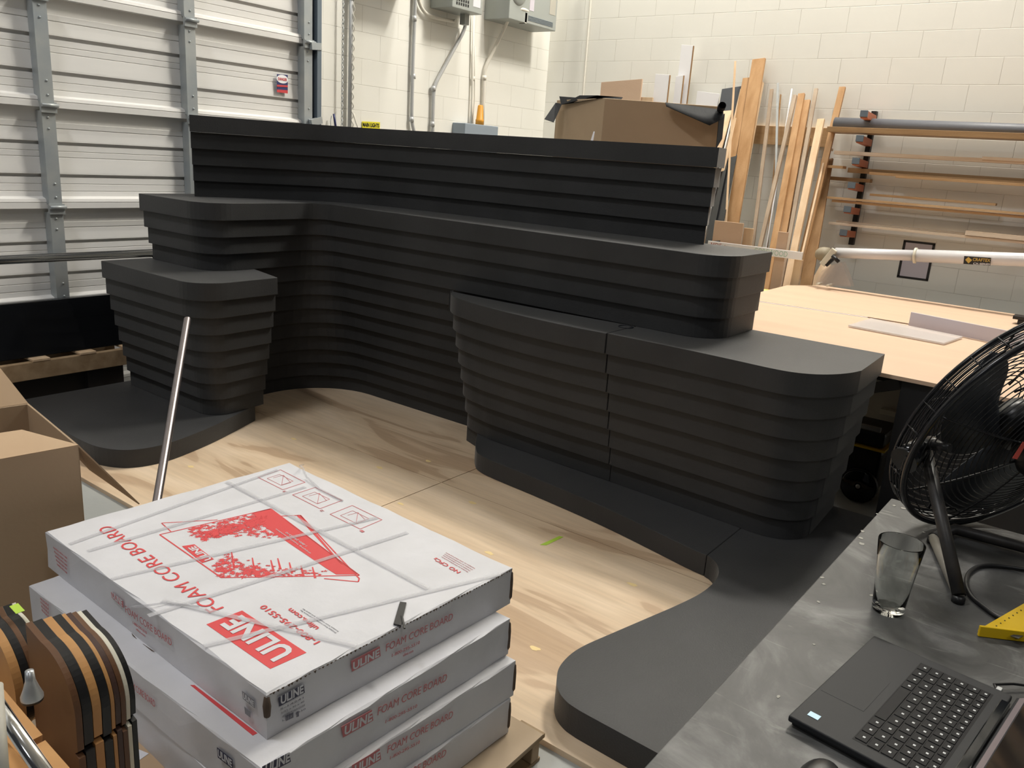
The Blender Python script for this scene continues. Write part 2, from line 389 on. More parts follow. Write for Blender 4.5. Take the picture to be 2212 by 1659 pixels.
# sectional overhead door: each 61 cm section a corrugated panel
dr = empty('door_1', (-6.9, -.05, 0), None, None); dr['kind'] = 'structure'
prof = [(0, .0), (.085, .0), (.088, .006), (.118, .006), (.121, .0), (.125, .006), (.15, .007), (.19, .010), (.200, .010), (.201, -.015), (.220, -.015), (.221, .004),
        (.255, .004), (.257, .0), (.261, .004), (.292, .004), (.294, .0), (.298, .004), (.33, .006), (.385, .010), (.397, .010), (.398, -.015), (.417, -.015), (.418, .004),
        (.455, .004), (.457, .0), (.461, .004), (.50, .004), (.502, .0), (.506, .004), (.535, .006), (.548, .042), (.566, .046), (.568, .040), (.571, .046), (.606, .046), (.607, .0)]
JZ = [1.755, 1.168, .56, -.05+.05]
tops = [3.58, 2.975, 2.365, 1.755, 1.168, .565]; bots = tops[1:]+[0.0]
for zt, zb in zip(tops, bots):
    mb = MB(); k = (zt-zb)/.607; vs = []
    for (d, y) in prof: vs += [(-10.2, -.05-y*1.15, zt-d*k), (-3.30, -.05-y*1.15, zt-d*k)]
    n = len(prof); fs = [(2*i, 2*i+2, 2*i+3, 2*i+1) for i in range(n-1)]
    b0 = len(vs); vs += [(-10.2, -.02, zt), (-3.30, -.02, zt), (-10.2, -.02, zb), (-3.30, -.02, zb)]
    fs += [(b0, 0, 1, b0+1), (b0+2, b0+3, 2*n-1, 2*n-2), (b0, b0+1, b0+3, b0+2)]
    mb.add(vs, fs); mb.build('door_panel', 'doorwhite', dr)
stx = [-9.1, -8.1, -7.15, -6.18, -5.215, -4.275, -3.30]
for i, x in enumerate(stx):
    mb = MB()
    for zt, zb in zip(tops, bots):
        mb.box((x-.038, -.135, zb+.03), (x+.038, -.06, zt-.02))
        for dz in (.07, .15): mb.lathe([(0, .006), (.006, .004), (.007, 0)], (x+.005, -.136, zb+dz), (0, -1, 0), 8); mb.lathe([(0, .006), (.006, .004), (.007, 0)], (x-.005, -.136, zt-dz*.8), (0, -1, 0), 8)
    mb.build('door_stile', 'galv', dr)
    if i > 1:
        h = MB()
        for z in (tops[1:]):
            h.box((x-.045, -.15, z-.03), (x+.045, -.13, z+.03)); h.tube([(x-.045, -.158, z+.012), (x+.05, -.158, z+.012)], .011, 8)
        h.build('hinge', 'galv', dr)
tk = MB().box((-3.235, -.16, 0), (-3.195, -.03, 5)).box((-3.195, -.05, 0), (-3.14, -.02, 5))
tk.build('door_track', 'galvdark', dr)
MB().box((-3.255, -.10, 0), (-3.236, -.03, 5)).build('door_seal', 'blackgap', dr)
MB().box((-3.14, -.035, 0), (-3.105, -.0, 5)).build('track_angle', 'galvdark', dr)
MB().bar((-3.30, -.16, 1.80), (-3.19, -.15, 1.80+.03), .03, .05).bar((-3.30, -.16, 2.35), (-3.2, -.15, 2.36), .03, .05).build('roller_bracket', 'galv', dr)
# door sticker
st = empty('warning_sticker', fy(610, 182, -.075), 'small red white and blue warning sticker on the white overhead door', 'sticker')
q = [fy(598, 160, -.078), fy(621.5, 162, -.078), fy(621.5, 202, -.078), fy(598, 199, -.078)]
MB().flat(q, (0, -1, 0), .001).build('backing', 'blue', st)
c0 = fy(610, 171, -.08); ov = [c0+Vector((math.cos(a)*.052, 0, math.sin(a)*.03)) for a in [k*PI/10 for k in range(20)]]
MB().flat(ov, (0, -1, 0), .001).build('oval', 'white', st)
MB().flat([fy(598, 183, -.08), fy(621.5, 184.5, -.08), fy(621.5, 188.5, -.08), fy(598, 187, -.08)], (0, -1, 0), .001).flat([fy(598, 193, -.08), fy(621.5, 195, -.08), fy(621.5, 202, -.08), fy(598, 199, -.08)], (0, -1, 0), .001).build('red_band', 'red', st)
text('lettering', 'DANGER', 'red', st, c0+Vector((-.04, 0, -.01)), c0+Vector((.04, 0, -.01)), .02, (0, -1, 0), .002, .02)

# ================================================================ PLYWOOD FLOOR SHEETS
sh = 0
names = ['plywood floor sheet nearest the pallet of white cartons', 'plywood floor sheet in front of the overhead door, left of the long seam', 'plywood floor sheet under the low counter and its step', 'plywood floor sheet under the tall counter by the door']
for (x0, x1) in ((-5.835, -4.6125), (-4.6075, -3.385)):
    for (y0, y1) in ((-5.24, -2.8025), (-2.7975, -.36)):
        p = empty('plywood_sheet', ((x0+x1)/2, (y0+y1)/2, 0), names[sh], 'plywood', 'plywood sheets laid on the floor'); sh += 1
        MB().box((x0, y0, .0), (x1, y1, .02)).build('panel', 'ply', p)
        p['label'] = names[sh-1]
pl_root = [o for o in COL.objects if o.name.startswith('plywood_sheet')]
def blob(cx, cy, r, z, k=9, sx=1, sy=1): return [(cx+math.cos(a)*r*sx*random.uniform(.6, 1.1), cy+math.sin(a)*r*sy*random.uniform(.6, 1.1), z) for a in [2*PI*i/k for i in range(k)]]
for (px, py, si) in ((634, 948, 1), (412, 1008, 1), (1021, 1086, 0), (1057, 1195, 0), (1365, 1262, 0), (1155, 1400, 0), (865, 1088, 0), (925, 996, 3), (820, 1010, 1)):
    w = fz(px, py, .0203); mb = MB().flat(blob(w.x, w.y, .017, .0203, 10, .8, 1.5), (0, 0, 1), .0004)
    mb.build('filler_patch', 'filler', pl_root[si])
tp = MB().flat([fz(1166, 1177, .0205), fz(1180, 1178, .0205), fz(1217, 1160, .0205), fz(1208, 1158, .0205)], (0, 0, 1), .0005).build('tape_strip', 'green')
tag(tp, 'short strip of lime green tape stuck on the plywood floor', 'tape')

# ================================================================ FOAM FURNITURE
def layer_stack(root, polys, zs, name='foam_layer'):
    for poly, (z0, z1) in zip(polys, zs):
        MB().prism(poly, z0+.0004, z1-.0004).build(name, 'foam', root, .003, 2)
def mid_d(k): return .023*k if k <= 4 else .092+.0285*(k-4)
def mid_front(k):
    d = mid_d(k)
    A = (-4.945+d, -1.275+d*.95); B = (-4.14+d, -1.275+d*.95); C = (-4.14+d, -3.985+d*.6)
    path = [(-4.945+d, -.60), A, B, C, (-3.612, -3.985+d*.6)]
    f = fillet(path, [0, .17, .13+d, .17, 0], 9)
    out = []
    for p in f:   # the long front bows slightly outward
        x, y = p
        if y < -1.5 and y > -3.7 and x < -3.62: x -= .085*math.sin(PI*(y+1.5)/(-2.2))*(1-d/.33)
        out.append((x, y))
    return out
# tall L-shaped counter
midc = empty('tall_counter', (-4.0, -2.4, .02), 'tall L-shaped black foam reception counter of stepped layers, carrying the black back panel', 'counter')
polys = []; zs = []
for k in range(13):
    pf = mid_front(k); polys.append([(p[0], p[1]) for p in pf]+[(-3.612, -.60)]); zs.append((Z0+(12-k)*L_, Z0+(13-k)*L_))
layer_stack(midc, polys, zs)
# back panel on the counter
ZB = 1.768; LB = (ZB-ZM)/5
bp = empty('back_panel', (-3.9, -2, ZM), 'long black foam back panel of five stepped layers standing on the tall counter', 'panel')
base = catmull([(-4.712, -.815), (-4.40, -.95), (-4.15, -1.08), (-3.96, -1.24), (-3.84, -1.5), (-3.78, -2.0), (-3.73, -2.8), (-3.69, -3.66)], 6)
for k in range(5):
    off = .024*(4-k) ; pts = []
    for i, p in enumerate(base):
        t = (base[min(i+1, len(base)-1)]-base[max(i-1, 0)]).normalized(); nrm = Vector((t.y, -t.x))
        if nrm.y > 0 or nrm.x > 0: nrm = -nrm if nrm.x > 0 else nrm
        pts.append(p+nrm*(-0+off*(1)))
    t0 = (base[0]-base[1]).normalized(); pts[0] = pts[0]+t0*off*.3
    te = Vector((0, -1)); pts[-1] = pts[-1]+te*off*.55
    kk = 4-k   # kk=0 bottom
    off = .024*(kk)
    poly = [tuple(p) for p in pts]+[(-3.615, pts[-1].y+.035), (-3.615, -.66), (pts[0].x+.115, pts[0].y+.178)]
    MB().prism(poly, ZM+k*0, ZM+.001) if False else None
    z1 = ZB-k*LB
    MB().prism(poly, z1-LB+.0004, z1-.0004).build('foam_layer', 'foam', bp, .003, 2)
# small pedestal
ped = empty('pedestal', (-4.9, -1.1, .1185), 'small black foam pedestal of stepped layers on the left corner base', 'pedestal')
polys = []; zs = []
for k in range(8):
    d = .0193*k; dm = mid_d(k+4)
    xm, ym = -4.945+dm-.004, -1.275+dm*.95-.004
    path = [(-5.172+d, -.55), (-5.172+d, -1.548+d*.8), (-4.655-.002*k, -1.528+d*.95)]
    f = fillet(path, [0, .17-d*.4, 0], 9)
    polys.append([tuple(p) for p in f]+[(-4.575, ym), (xm+.165, ym), (xm+.04, ym+.04), (xm, ym+.165), (xm, -.55)]); zs.append((Z0+(8-k)*L_, Z0+(9-k)*L_))
layer_stack(ped, polys, zs)
# left platform
pf = catmull([(-5.69, -.46), (-5.712, -1.0), (-5.714, -1.34), (-5.692, -1.48), (-5.635, -1.575), (-5.55, -1.622), (-5.43, -1.632), (-5.29, -1.602), (-5.11, -1.546), (-4.90, -1.461), (-4.715, -1.378)], 4)
o = MB().prism([tuple(p) for p in pf]+[(-4.66, -1.18), (-4.66, -.99), (-4.66, -.46)], Z0+.0005, Z0+L_-.0005).build('corner_base', 'foam', None, .003, 2)
tag(o, 'low black foam corner base with rounded nose under the small pedestal', 'platform')
# low counter in two modules
topf = catmull([(-4.085, -2.36), (-4.17, -2.42), (-4.232, -2.50), (-4.262, -2.58), (-4.298, -2.72), (-4.332, -2.94), (-4.348, -3.15), (-4.352, -3.34), (-4.34, -3.53), (-4.335, -3.75), (-4.335, -3.95), (-4.342, -4.15), (-4.35, -4.31), (-4.335, -4.41), (-4.275, -4.494), (-4.18, -4.553), (-4.08, -4.585), (-4.0, -4.588), (-3.61, -4.574)], 5)
basef = catmull([(-4.03, -2.47), (-4.07, -2.52), (-4.10, -2.60), (-4.12, -2.68), (-4.135, -2.76), (-4.142, -2.97), (-4.15, -3.15), (-4.158, -3.34), (-4.165, -3.53), (-4.175, -3.75), (-4.185, -3.95), (-4.195, -4.15), (-4.205, -4.30), (-4.195, -4.37), (-4.168, -4.43), (-4.11, -4.478), (-4.05, -4.492), (-3.99, -4.494), (-3.62, -4.478)], 5)
lowL = empty('low_counter', (-4.1, -3.0, .1185), 'left half of the low black foam counter, ending in a point at the tall counter', 'counter')
lowR = empty('low_counter', (-4.0, -4.1, .1185), 'right half of the low black foam counter, with the rounded outer corner', 'counter')
YS = -3.53
for k in range(8):
    t = k/7; f = [a.lerp(b, t) for a, b in zip(topf, basef)]; xin = -4.14+mid_d(k+4)-.008
    # follow the tall counter's bowed face
    dm = mid_d(k+4)
    inner = []
    for j in range(13):
        y = -3.60+j*(-2.42+3.60)/12; bow = .085*math.sin(PI*(y+1.5)/(-2.2))*(1-dm/.33); inner.append((-4.14+dm-.004-bow, y))
    fl = [p for p in f if p.y > YS+.012]; frr = [p for p in f if p.y < YS-.012]
    xs = fl[-1].x; z1 = Z0+(9-k)*L_; z0 = z1-L_
    f0 = [tuple(p) for p in fl]+[(xs, YS+.003)]
    inn = [q for q in inner if q[1] > YS+.01 and q[1] < fl[0].y]
    first = (inn[0][0], YS+.003)
    poly = f0+[first]+inn+[(min(inn[-1][0], -4.0 if k < 2 else -3.9), fl[0].y)] if inn[-1][1] < fl[0].y-.01 else f0+[first]+inn
    MB().prism(poly, z0+.0004, z1-.0004).build('foam_layer', 'foam', lowL, .003, 2)
    yb = -3.985+dm*.6-.006
    mf = [p for p in mid_front(k+4) if p[1] < YS-.03]
    inn2 = [(p[0]-.004, p[1]-.006) for p in mf]
    if k == 0: ye = -3.93
    poly = [(frr[0].x, YS-.003)]+[tuple(p) for p in frr]+[(-3.612, inn2[-1][1])]+[q for q in reversed(inn2[:-1])]+[(inn2[0][0], YS-.003)]
    MB().prism(poly, z0+.0004, z1-.0004).build('foam_layer', 'foam', lowR, .003, 2)
# cable hole in the low counter top
gh = [fz(1352, 706, ZL+.0006)+Vector((math.cos(a)*.035, math.sin(a)*.035, 0)) for a in [k*PI/12 for k in range(24)]]
MB().tube(gh, .003, 6, close=True).build('cable_cap', 'blackgap', lowR)
# right platform: step and big curved nose
stepf = catmull([(-4.076, -2.592), (-4.20, -2.68), (-4.30, -2.765), (-4.35, -2.83), (-4.378, -2.95), (-4.41, -3.30), (-4.455, -3.67), (-4.51, -3.96), (-4.548, -4.14), (-4.562, -4.237)], 5)
o = MB().prism([(-3.835, -2.45), (-4.03, -2.472)]+[tuple(p) for p in stepf]+[(-3.835, -4.237)], Z0+.0005, Z0+L_-.0005).build('counter_step', 'foam', None, .003, 2)
tag(o, 'long low black foam step running under the front of the low counter', 'platform')
nosef = catmull([(-4.563, -4.241), (-4.576, -4.27), (-4.605, -4.302), (-4.65, -4.33), (-4.71, -4.35), (-4.79, -4.358), (-4.89, -4.352), (-5.02, -4.326), (-5.14, -4.296), (-5.35, -4.243), (-5.47, -4.214), (-5.55, -4.207), (-5.63, -4.219), (-5.69, -4.25), (-5.73, -4.284), (-5.753, -4.322), (-5.763, -4.365), (-5.767, -4.46), (-5.775, -4.97)], 5)
o = MB().prism([tuple(p) for p in nosef]+[(-3.61, -4.97), (-3.61, -4.241)], Z0+.0005, Z0+L_-.0005).build('curved_base', 'foam', None, .003, 2)
tag(o, 'large low black foam base with an S-curved edge beside the grey worktop', 'platform')

# ================================================================ PALLET OF WHITE CARTONS
def quad_box(q, z0, z1, jit=0.0, sub=14):
    """carton: four plan corners, slightly wobbling edges"""
    mb = MB(); ring = []
    for i in range(4):
        a, b = Vector(q[i]), Vector(q[(i+1) % 4])
        for k in range(sub): ring.append(a.lerp(b, k/sub))
    n = len(ring); vs = []
    cx = sum(p.x for p in ring)/n; cy = sum(p.y for p in ring)/n
    rows = [(z0, 0), (z0+(z1-z0)*.5, .4), (z1-.004, .2), (z1, -1)]
    for z, w in rows:
        for i, p in enumerate(ring):
            out = Vector((p.x-cx, p.y-cy)).normalized(); j = jit*math.sin(i*1.7+z*60)*w+random.uniform(-jit, jit)*.35
            dz = random.uniform(-jit, jit)*.35 if i % sub else 0
            s = (-.004 if w == -1 else 0)
            vs.append((p.x+out.x*(j+s), p.y+out.y*(j+s), z+(dz if z < z1-.001 else 0)))
    fs = []
    for r in range(len(rows)-1):
        for i in range(n): fs.append((r*n+i, r*n+(i+1) % n, (r+1)*n+(i+1) % n, (r+1)*n+i))
    top = (len(rows)-1)*n
    fs.append(tuple(top+i for i in range(n))); fs.append(tuple(reversed(range(n))))
    ar = sum(ring[i].x*ring[(i+1) % n].y-ring[(i+1) % n].x*ring[i].y for i in range(n))
    if ar < 0: fs = [tuple(reversed(f)) for f in fs]
    return mb.add(vs, fs)
HB = .1125
C1 = [(-6.652, -3.104), (-6.677, -4.148), (-5.885, -4.190), (-5.834, -3.142)]
def shift(q, dx, dy, r=0):
    c = Vector((sum(p[0] for p in q)/4, sum(p[1] for p in q)/4)); cs, sn = math.cos(r), math.sin(r)
    return [(c.x+dx+(p[0]-c.x)*cs-(p[1]-c.y)*sn, c.y+dy+(p[0]-c.x)*sn+(p[1]-c.y)*cs) for p in q]
cq = [shift(C1, -.070, -.055, .018), shift(C1, -.062, -.078, -.012), shift(C1, -.088, -.088, .01), C1]
cq = [cq[2], cq[1], cq[0], C1]   # bottom .. top
clab = ['white flat carton at the very bottom of the stack on the pallet', 'white flat carton second from the bottom of the stack on the pallet',
        'white flat carton just below the top one, its red stripe showing at the left', 'topmost white flat carton with a big red print and picture on its lid']
tops_ = [.2175, .330, .4425, .555]
cart = []
def face(q, i):  # plane of the side between corners i and i+1
    a, b = Vector((*q[i], 0)), Vector((*q[(i+1) % 4], 0)); d = (b-a).normalized(); return a, Vector((-d.y, d.x, 0)) if False else Vector((d.y, -d.x, 0))
for i, (q, zt) in enumerate(zip(cq, tops_)):
    z0 = zt-HB
    r = empty('flat_carton', (q[1][0], q[1][1], z0), clab[i], 'carton', 'white cartons stacked on the pallet')
    quad_box(q, z0+.001, zt, .0035).build('carton_body', 'cartonwhite', r); cart.append(r)
def side_plane(q, i):
    a, b = Vector((*q[i], 0)), Vector((*q[i+1], 0)); d = (b-a).normalized(); n = Vector((d.y, -d.x, 0))
    cen = Vector((sum(p[0] for p in q)/4, sum(p[1] for p in q)/4, 0))
    if (a-cen).dot(n) < 0: n = -n
    return a+n*.0042, n
def stext(root, q, i, s, p0, p1, h, m='redpale', bold=.01):
    a, n = side_plane(q, i); text('lettering', s, m, root, fp(*p0, a, n), fp(*p1, a, n), h, n, bold=bold)
def sblock(root, q, i, px, m, name='print_block'):
    a, n = side_plane(q, i); MB().flat([fp(*p, a, n) for p in px], n, .0006).build(name, m, root)
r1, q1 = cart[3], cq[3]
# front side (faces the camera's right)
sblock(r1, q1, 1, [(758, 1428), (820, 1396), (822, 1417), (760, 1451)], 'redpale'); stext(r1, q1, 1, 'ULINE', (762, 1447), (819, 1416), .020, 'cartonwhite', .03)
stext(r1, q1, 1, 'FOAM CORE BOARD', (833, 1407), (977, 1338), .021, 'redpale', 0)
stext(r1, q1, 1, '1-800-295-5510', (846, 1419), (906, 1390), .009)
stext(r1, q1, 1, 'uline.com', (870, 1418), (892, 1408), .008)
sblock(r1, q1, 1, [(601, 1507), (656, 1477), (658, 1496), (603, 1526)], 'navy'); stext(r1, q1, 1, 'ULINE', (606, 1521), (655, 1495), .020, 'cartonwhite', .03)
for k in range(4): stext(r1, q1, 1, ['S-14241', '5/32 x 30 x 40', 'WHITE FOAM CORE', 'LOT 1030'][k], (605+k*1.5, 1534+k*8), (655+k*1.5, 1508+k*8), .0045, 'greyink', 0)
for k in range(12):
    x = 617+k*1.9+(6 if k > 8 else 0); sblock(r1, q1, 1, [(x, 1546-k*.9), (x+1.1, 1545.5-k*.9), (x+1.4, 1557-k*.9), (x+.3, 1557.5-k*.9)], 'navy', 'barcode')
# long side (faces left)
stext(r1, q1, 0, 'FOAM CORE BOARD', (272, 1322), (372, 1396), .020, 'redpale', 0)
sblock(r1, q1, 0, [(240, 1279), (266, 1299), (267, 1313), (242, 1291)], 'redpale'); stext(r1, q1, 0, 'ULINE', (243, 1290), (265, 1309), .017, 'cartonwhite', .02)
stext(r1, q1, 0, '1-800-295-5510', (288, 1347), (318, 1370), .008); stext(r1, q1, 0, 'uline.com', (295, 1360), (315, 1376), .006)
for k in range(5): stext(r1, q1, 0, 'FRAGILE KEEP DRY' if k % 2 else 'HANDLE WITH CARE', (116+k*2, 1184+k*9), (146, 1208+k*8), .006, 'redpale', 0)
sblock(r1, q1, 0, [(523, 1492), (549, 1512), (551, 1530), (525, 1509)], 'greyink'); stext(r1, q1, 0, 'ULINE', (526, 1507), (549, 1526), .013, 'cartonwhite', .02)
sblock(r1, q1, 0, [(528, 1526), (541, 1537), (541, 1550), (530, 1541)], 'greyink', 'barcode')
MB().flat([fp(285, 1368, *side_plane(q1, 0)), fp(290, 1378, *side_plane(q1, 0)), fp(335, 1408, *side_plane(q1, 0)), fp(325, 1405, *side_plane(q1, 0)), fp(300, 1385, *side_plane(q1, 0))], side_plane(q1, 0)[1], .001).build('tear', 'torn', r1)
# lower cartons' sides
r2, q2 = cart[2], cq[2]
sblock(r2, q2, 1, [(737, 1570), (803, 1533), (806, 1556), (741, 1593)], 'redpale'); stext(r2, q2, 1, 'ULINE', (743, 1588), (803, 1555), .023, 'cartonwhite', .03)
stext(r2, q2, 1, 'FOAM CORE BOARD', (815, 1545), (964, 1470), .022, 'redpale', 0); stext(r2, q2, 1, '1-800-295-5510', (832, 1562), (900, 1527), .009)
sblock(r2, q2, 1, [(566, 1656), (624, 1625), (628, 1645), (570, 1676)], 'navy'); stext(r2, q2, 1, 'ULINE', (572, 1671), (625, 1643), .021, 'cartonwhite', .03)
sblock(r2, q2, 0, [(469, 1614), (502, 1640), (504, 1662), (471, 1636)], 'navy'); stext(r2, q2, 0, 'ULINE', (472, 1633), (502, 1657), .018, 'cartonwhite', .02)
stext(r2, q2, 0, 'FOAM CORE BOARD', (276, 1478), (336, 1528), .019, 'redpale', 0)
for k in range(4): stext(r2, q2, 0, 'FRAGILE', (88+k, 1295+k*8), (106, 1310+k*8), .007, 'redpale', 0)
MB().flat([fz(411, 1480, .4427), fz(420, 1480, .4427), fz(556, 1584, .4427), fz(546, 1589, .4427)], (0, 0, 1), .0006).build('red_stripe', 'red', r2)
r3, q3 = cart[1], cq[1]
sblock(r3, q3, 1, [(760, 1653), (820, 1617), (823, 1640), (763, 1676)], 'redpale'); stext(r3, q3, 1, 'ULINE', (765, 1671), (820, 1638), .022, 'cartonwhite', .03)
stext(r3, q3, 1, 'FOAM CORE BOARD', (836, 1627), (977, 1549), .021, 'redpale', 0); stext(r3, q3, 1, '1-800-295-5510', (842, 1640), (906, 1605), .009)
r4, q4 = cart[0], cq[0]
stext(r4, q4, 1, 'FOAM CORE BOARD', (815, 1715), (962, 1632), .021, 'redpale', 0)
# top print of the topmost carton
ZT = .5552
up = Vector((0, 0, 1))
def T(px, py, dz=0): return fz(px, py, ZT+dz)
def tq(root, pts, m, name='print_block', dz=0, t=.0005): return MB().flat([T(*p, dz) for p in pts], up, t).build(name, m, root)
text('lettering', 'FOAM CORE BOARD', 'red', r1, T(484, 1313), T(238, 1135), .040, up, bold=0)
tq(r1, [(446, 1349), (523, 1319), (662, 1410), (584, 1445)], 'red')
hb_ = (T(446, 1349)-T(523, 1319)).length*.62; text('lettering', 'ULINE', 'cartonwhite', r1, T(637, 1408), T(520, 1330), hb_, up, .0012, .035)
text('lettering', '1-800-295-5510', 'red', r1, T(692, 1387), T(572, 1307), .017, up, bold=.015)
text('lettering', 'uline.com', 'red', r1, T(690, 1357), T(629, 1314), .015, up, bold=.015)
text('lettering', 'NO CFCs', 'red', r1, T(996, 1236), T(942, 1205), .014, up, bold=.012)
for k in range(4): text('lettering', 'Contains no chlorofluorocarbons', 'redpale', r1, T(1012+k*5, 1236-k*2.5), T(955+k*3, 1203-k*3), .004, up)
for k in range(2): text('lettering', 'Protect from moisture and store flat', 'greyink', r1, T(727+k*5, 1367-k*3), T(650+k*5, 1318-k*3), .0035, up)
def outline(root, pts, m, w, name='print_line', close=True, dz=0):
    P = [T(*p, dz) for p in pts]; mb = MB(); n = len(P)
    for i in range(n if close else n-1):
        a, b = P[i], P[(i+1) % n]; d = (b-a).normalized(); s = up.cross(d)*w/2
        mb.flat([a-s, b-s, b+s, a+s], up, .0005)
    return mb.build(name, m, root)
for fr, no in (([(557, 1031), (606, 1015), (659, 1042), (611, 1058)], '3'), ([(632, 1069), (681, 1053), (739, 1081), (691, 1099)], '2'), ([(713, 1111), (761, 1092), (825, 1123), (778, 1143)], '1')):
    outline(r1, fr, 'redpale', .003, 'instruction_frame')
    cx = sum(p[0] for p in fr)/4; cy = sum(p[1] for p in fr)/4
    outline(r1, [(cx+(p[0]-cx)*.55-3, cy+(p[1]-cy)*.55) for p in fr], 'redpale', .0018, 'instruction_drawing')
    outline(r1, [(cx-18, cy-4), (cx+4, cy-10), (cx+20, cy+6), (cx, cy+12), (cx+4, cy-10)], 'redpale', .0016, 'instruction_drawing', False)
    text('lettering', no, 'redpale', r1, T(fr[3][0]+10, fr[3][1]+6), T(fr[3][0]+4, fr[3][1]+2), .010, up)
# picture: an open flat box with a red woodland print
outline(r1, [(345, 1155), (585, 1099), (776, 1243), (478, 1248)], 'red', .004, 'picture_outline')
outline(r1, [(369, 1148), (349, 1130), (470, 1123)], 'red', .003, 'picture_outline', False)
outline(r1, [(608, 1115), (649, 1113), (776, 1250), (774, 1257), (700, 1250)], 'red', .004, 'picture_outline', False)
tq(r1, [(547, 1108), (583, 1099), (776, 1241), (726, 1241), (705, 1228), (566, 1134)], 'red', 'picture_band')
tq(r1, [(640, 1113), (649, 1113), (742, 1222), (736, 1219)], 'red', 'picture_band')
text('lettering', '1-800-295-5510', 'cartonwhite', r1, T(664, 1180), T(620, 1150), .007, up, .0012)
text('lettering', 'shipping supply specialists', 'cartonwhite', r1, T(672, 1196), T(597, 1143), .005, up, .0012)
tq(r1, [(393, 1180), (420, 1176), (462, 1208), (437, 1216)], 'red', dz=.0004); text('lettering', 'ULINE', 'cartonwhite', r1, T(458, 1208), T(420, 1180), .020, up, .0014, .03)
bc = [0]; tr = MB(); rnd = random.Random(3)
def burst(px, py, s):
    c = T(px, py); k = rnd.randint(5, 8); pts = []
    for i in range(2*k):
        a = PI*i/k+rnd.random()*.3; rr = s*(rnd.uniform(.7, 1.3) if i % 2 else rnd.uniform(.2, .45)); pts.append(c+Vector((math.cos(a)*rr, math.sin(a)*rr, 0)))
    bc[0] += 1; pts = [p+Vector((0, 0, .000001*bc[0])) for p in pts]; tr.flat(pts, up, .0002)
def inpoly(x, y, P):
    c = False
    for i in range(len(P)):
        a, b = P[i], P[i-1]
        if (a[1] > y) != (b[1] > y) and x < (b[0]-a[0])*(y-a[1])/(b[1]-a[1])+a[0]: c = not c
    return c
for P, nb, s in (([(405, 1143), (560, 1106), (590, 1135), (610, 1165), (560, 1160), (500, 1158), (440, 1168), (410, 1155)], 330, .010), ([(470, 1246), (460, 1222), (480, 1200), (500, 1195), (520, 1215), (545, 1222), (600, 1240), (590, 1247)], 150, .010),
                 ([(520, 1206), (600, 1225), (700, 1232), (720, 1243), (590, 1247)], 60, .007), ([(440, 1150), (570, 1115), (575, 1130), (460, 1160)], 160, .012)):
    xs = [p[0] for p in P]; ys = [p[1] for p in P]; n = 0
    while n < nb:
        x, y = rnd.uniform(min(xs), max(xs)), rnd.uniform(min(ys), max(ys))
        if inpoly(x, y, P): burst(x, y, s*rnd.uniform(.5, 1.2)); n += 1
for (x, y) in ((500, 1192), (545, 1205), (585, 1210), (600, 1206), (625, 1215), (650, 1222), (675, 1225)):
    a, b = T(x, y), T(x+6, y+36 if x < 560 else y+24); d = (b-a).normalized(); s_ = up.cross(d)*.0016; tr.flat([a-s_, b-s_*2, b+s_*2, a+s_], up, .0004)
tr.build('woodland_print', 'red', r1)
# clear tape bands over the lid
tpb = [((110, 1195), (640, 1040)), ((230, 1270), (830, 1090)), ((330, 1325), (905, 1140)), ((470, 1425), (1010, 1200)), ((630, 1012), (700, 1090)), ((520, 1035), (1040, 1300))]
tpb = [((190, 1190), (660, 1052)), ((150, 1175), (600, 1015)), ((240, 1250), (815, 1118)), ((320, 1330), (880, 1150)), ((440, 1395), (1080, 1240)), ((490, 1040), (925, 1272)), ((350, 1295), (770, 1395))]
for i, (a, b) in enumerate(tpb):
    A, B = T(*a, .0016+.0003*i), T(*b, .0016+.0003*i); d = (B-A).normalized(); s_ = up.cross(d)*.008
    MB().flat([A-s_, B-s_, B+s_, A+s_], up, .0003).build('tape_band', 'tape', r1)
# torn ragged tape edge and dark corners
rag = MB(); a, n = side_plane(q1, 1); A = Vector((*q1[1], .5535))+n*.002; B = Vector((*q1[2], .5535))+n*.002
for k in range(70):
    u = k/70+rnd.uniform(0, .006); p = A.lerp(B, u); rag.flat([p, p+(B-A)*.010, p+(B-A)*.006+Vector((0, 0, -.006*rnd.uniform(.4, 1.2)))], n, .0006)
rag.build('serrated_tape_edge', 'torn', r1)
for r_, q_, zt in ((r1, q1, .555), (r2, q2, .4425)):
    mb = MB(); c = Vector((*q_[1], 0)); mb.lathe([(0, 0), (.007, .005), (.009, .03), (.006, .052), (0, .055)], c+Vector((.003, .003, zt-.062)), (0, 0, 1), 8); mb.build('torn_corner', 'torn', r_)
for r_, q_, zt in ((r1, q1, .555), (cart[1], cq[1], .33), (cart[0], cq[0], .2175), (r2, q2, .4425)):
    mb = MB(); c = Vector((*q_[2], 0)); mb.lathe([(0, 0), (.005, .01), (.005, .06), (.003, .085), (0, .09)], c+Vector((-.001, 0, zt-.1)), (0, 0, 1), 8); mb.build('torn_corner', 'torn', r_)
# twisted plastic straps at the far corner, black clip
MB().tube([T(655, 1004, .001), T(648, 1006, .03), T(655, 1012, .035), T(662, 1030, .008), T(690, 1056, .004), T(740, 1082, .003)], .0035, 8).build('loose_strap', 'tape', r1)
MB().tube([fd(250, 1314, 2.13), T(302, 1310, .012), T(360, 1302, .004), T(430, 1310, .004)], .003, 8).build('loose_strap', 'tape', r1)
cl = MB().flat([T(864, 1302, .001), T(878, 1304, .001), T(866, 1354, .001), T(850, 1350, .001)], up, .004)
cl.bar(T(868, 1330, .006), T(874, 1358, .004), .005, .003)
tag(cl.build('plastic_clip', 'blackplastic', None, .0006), 'small black folded plastic strip lying on the front edge of the topmost carton', 'clip')
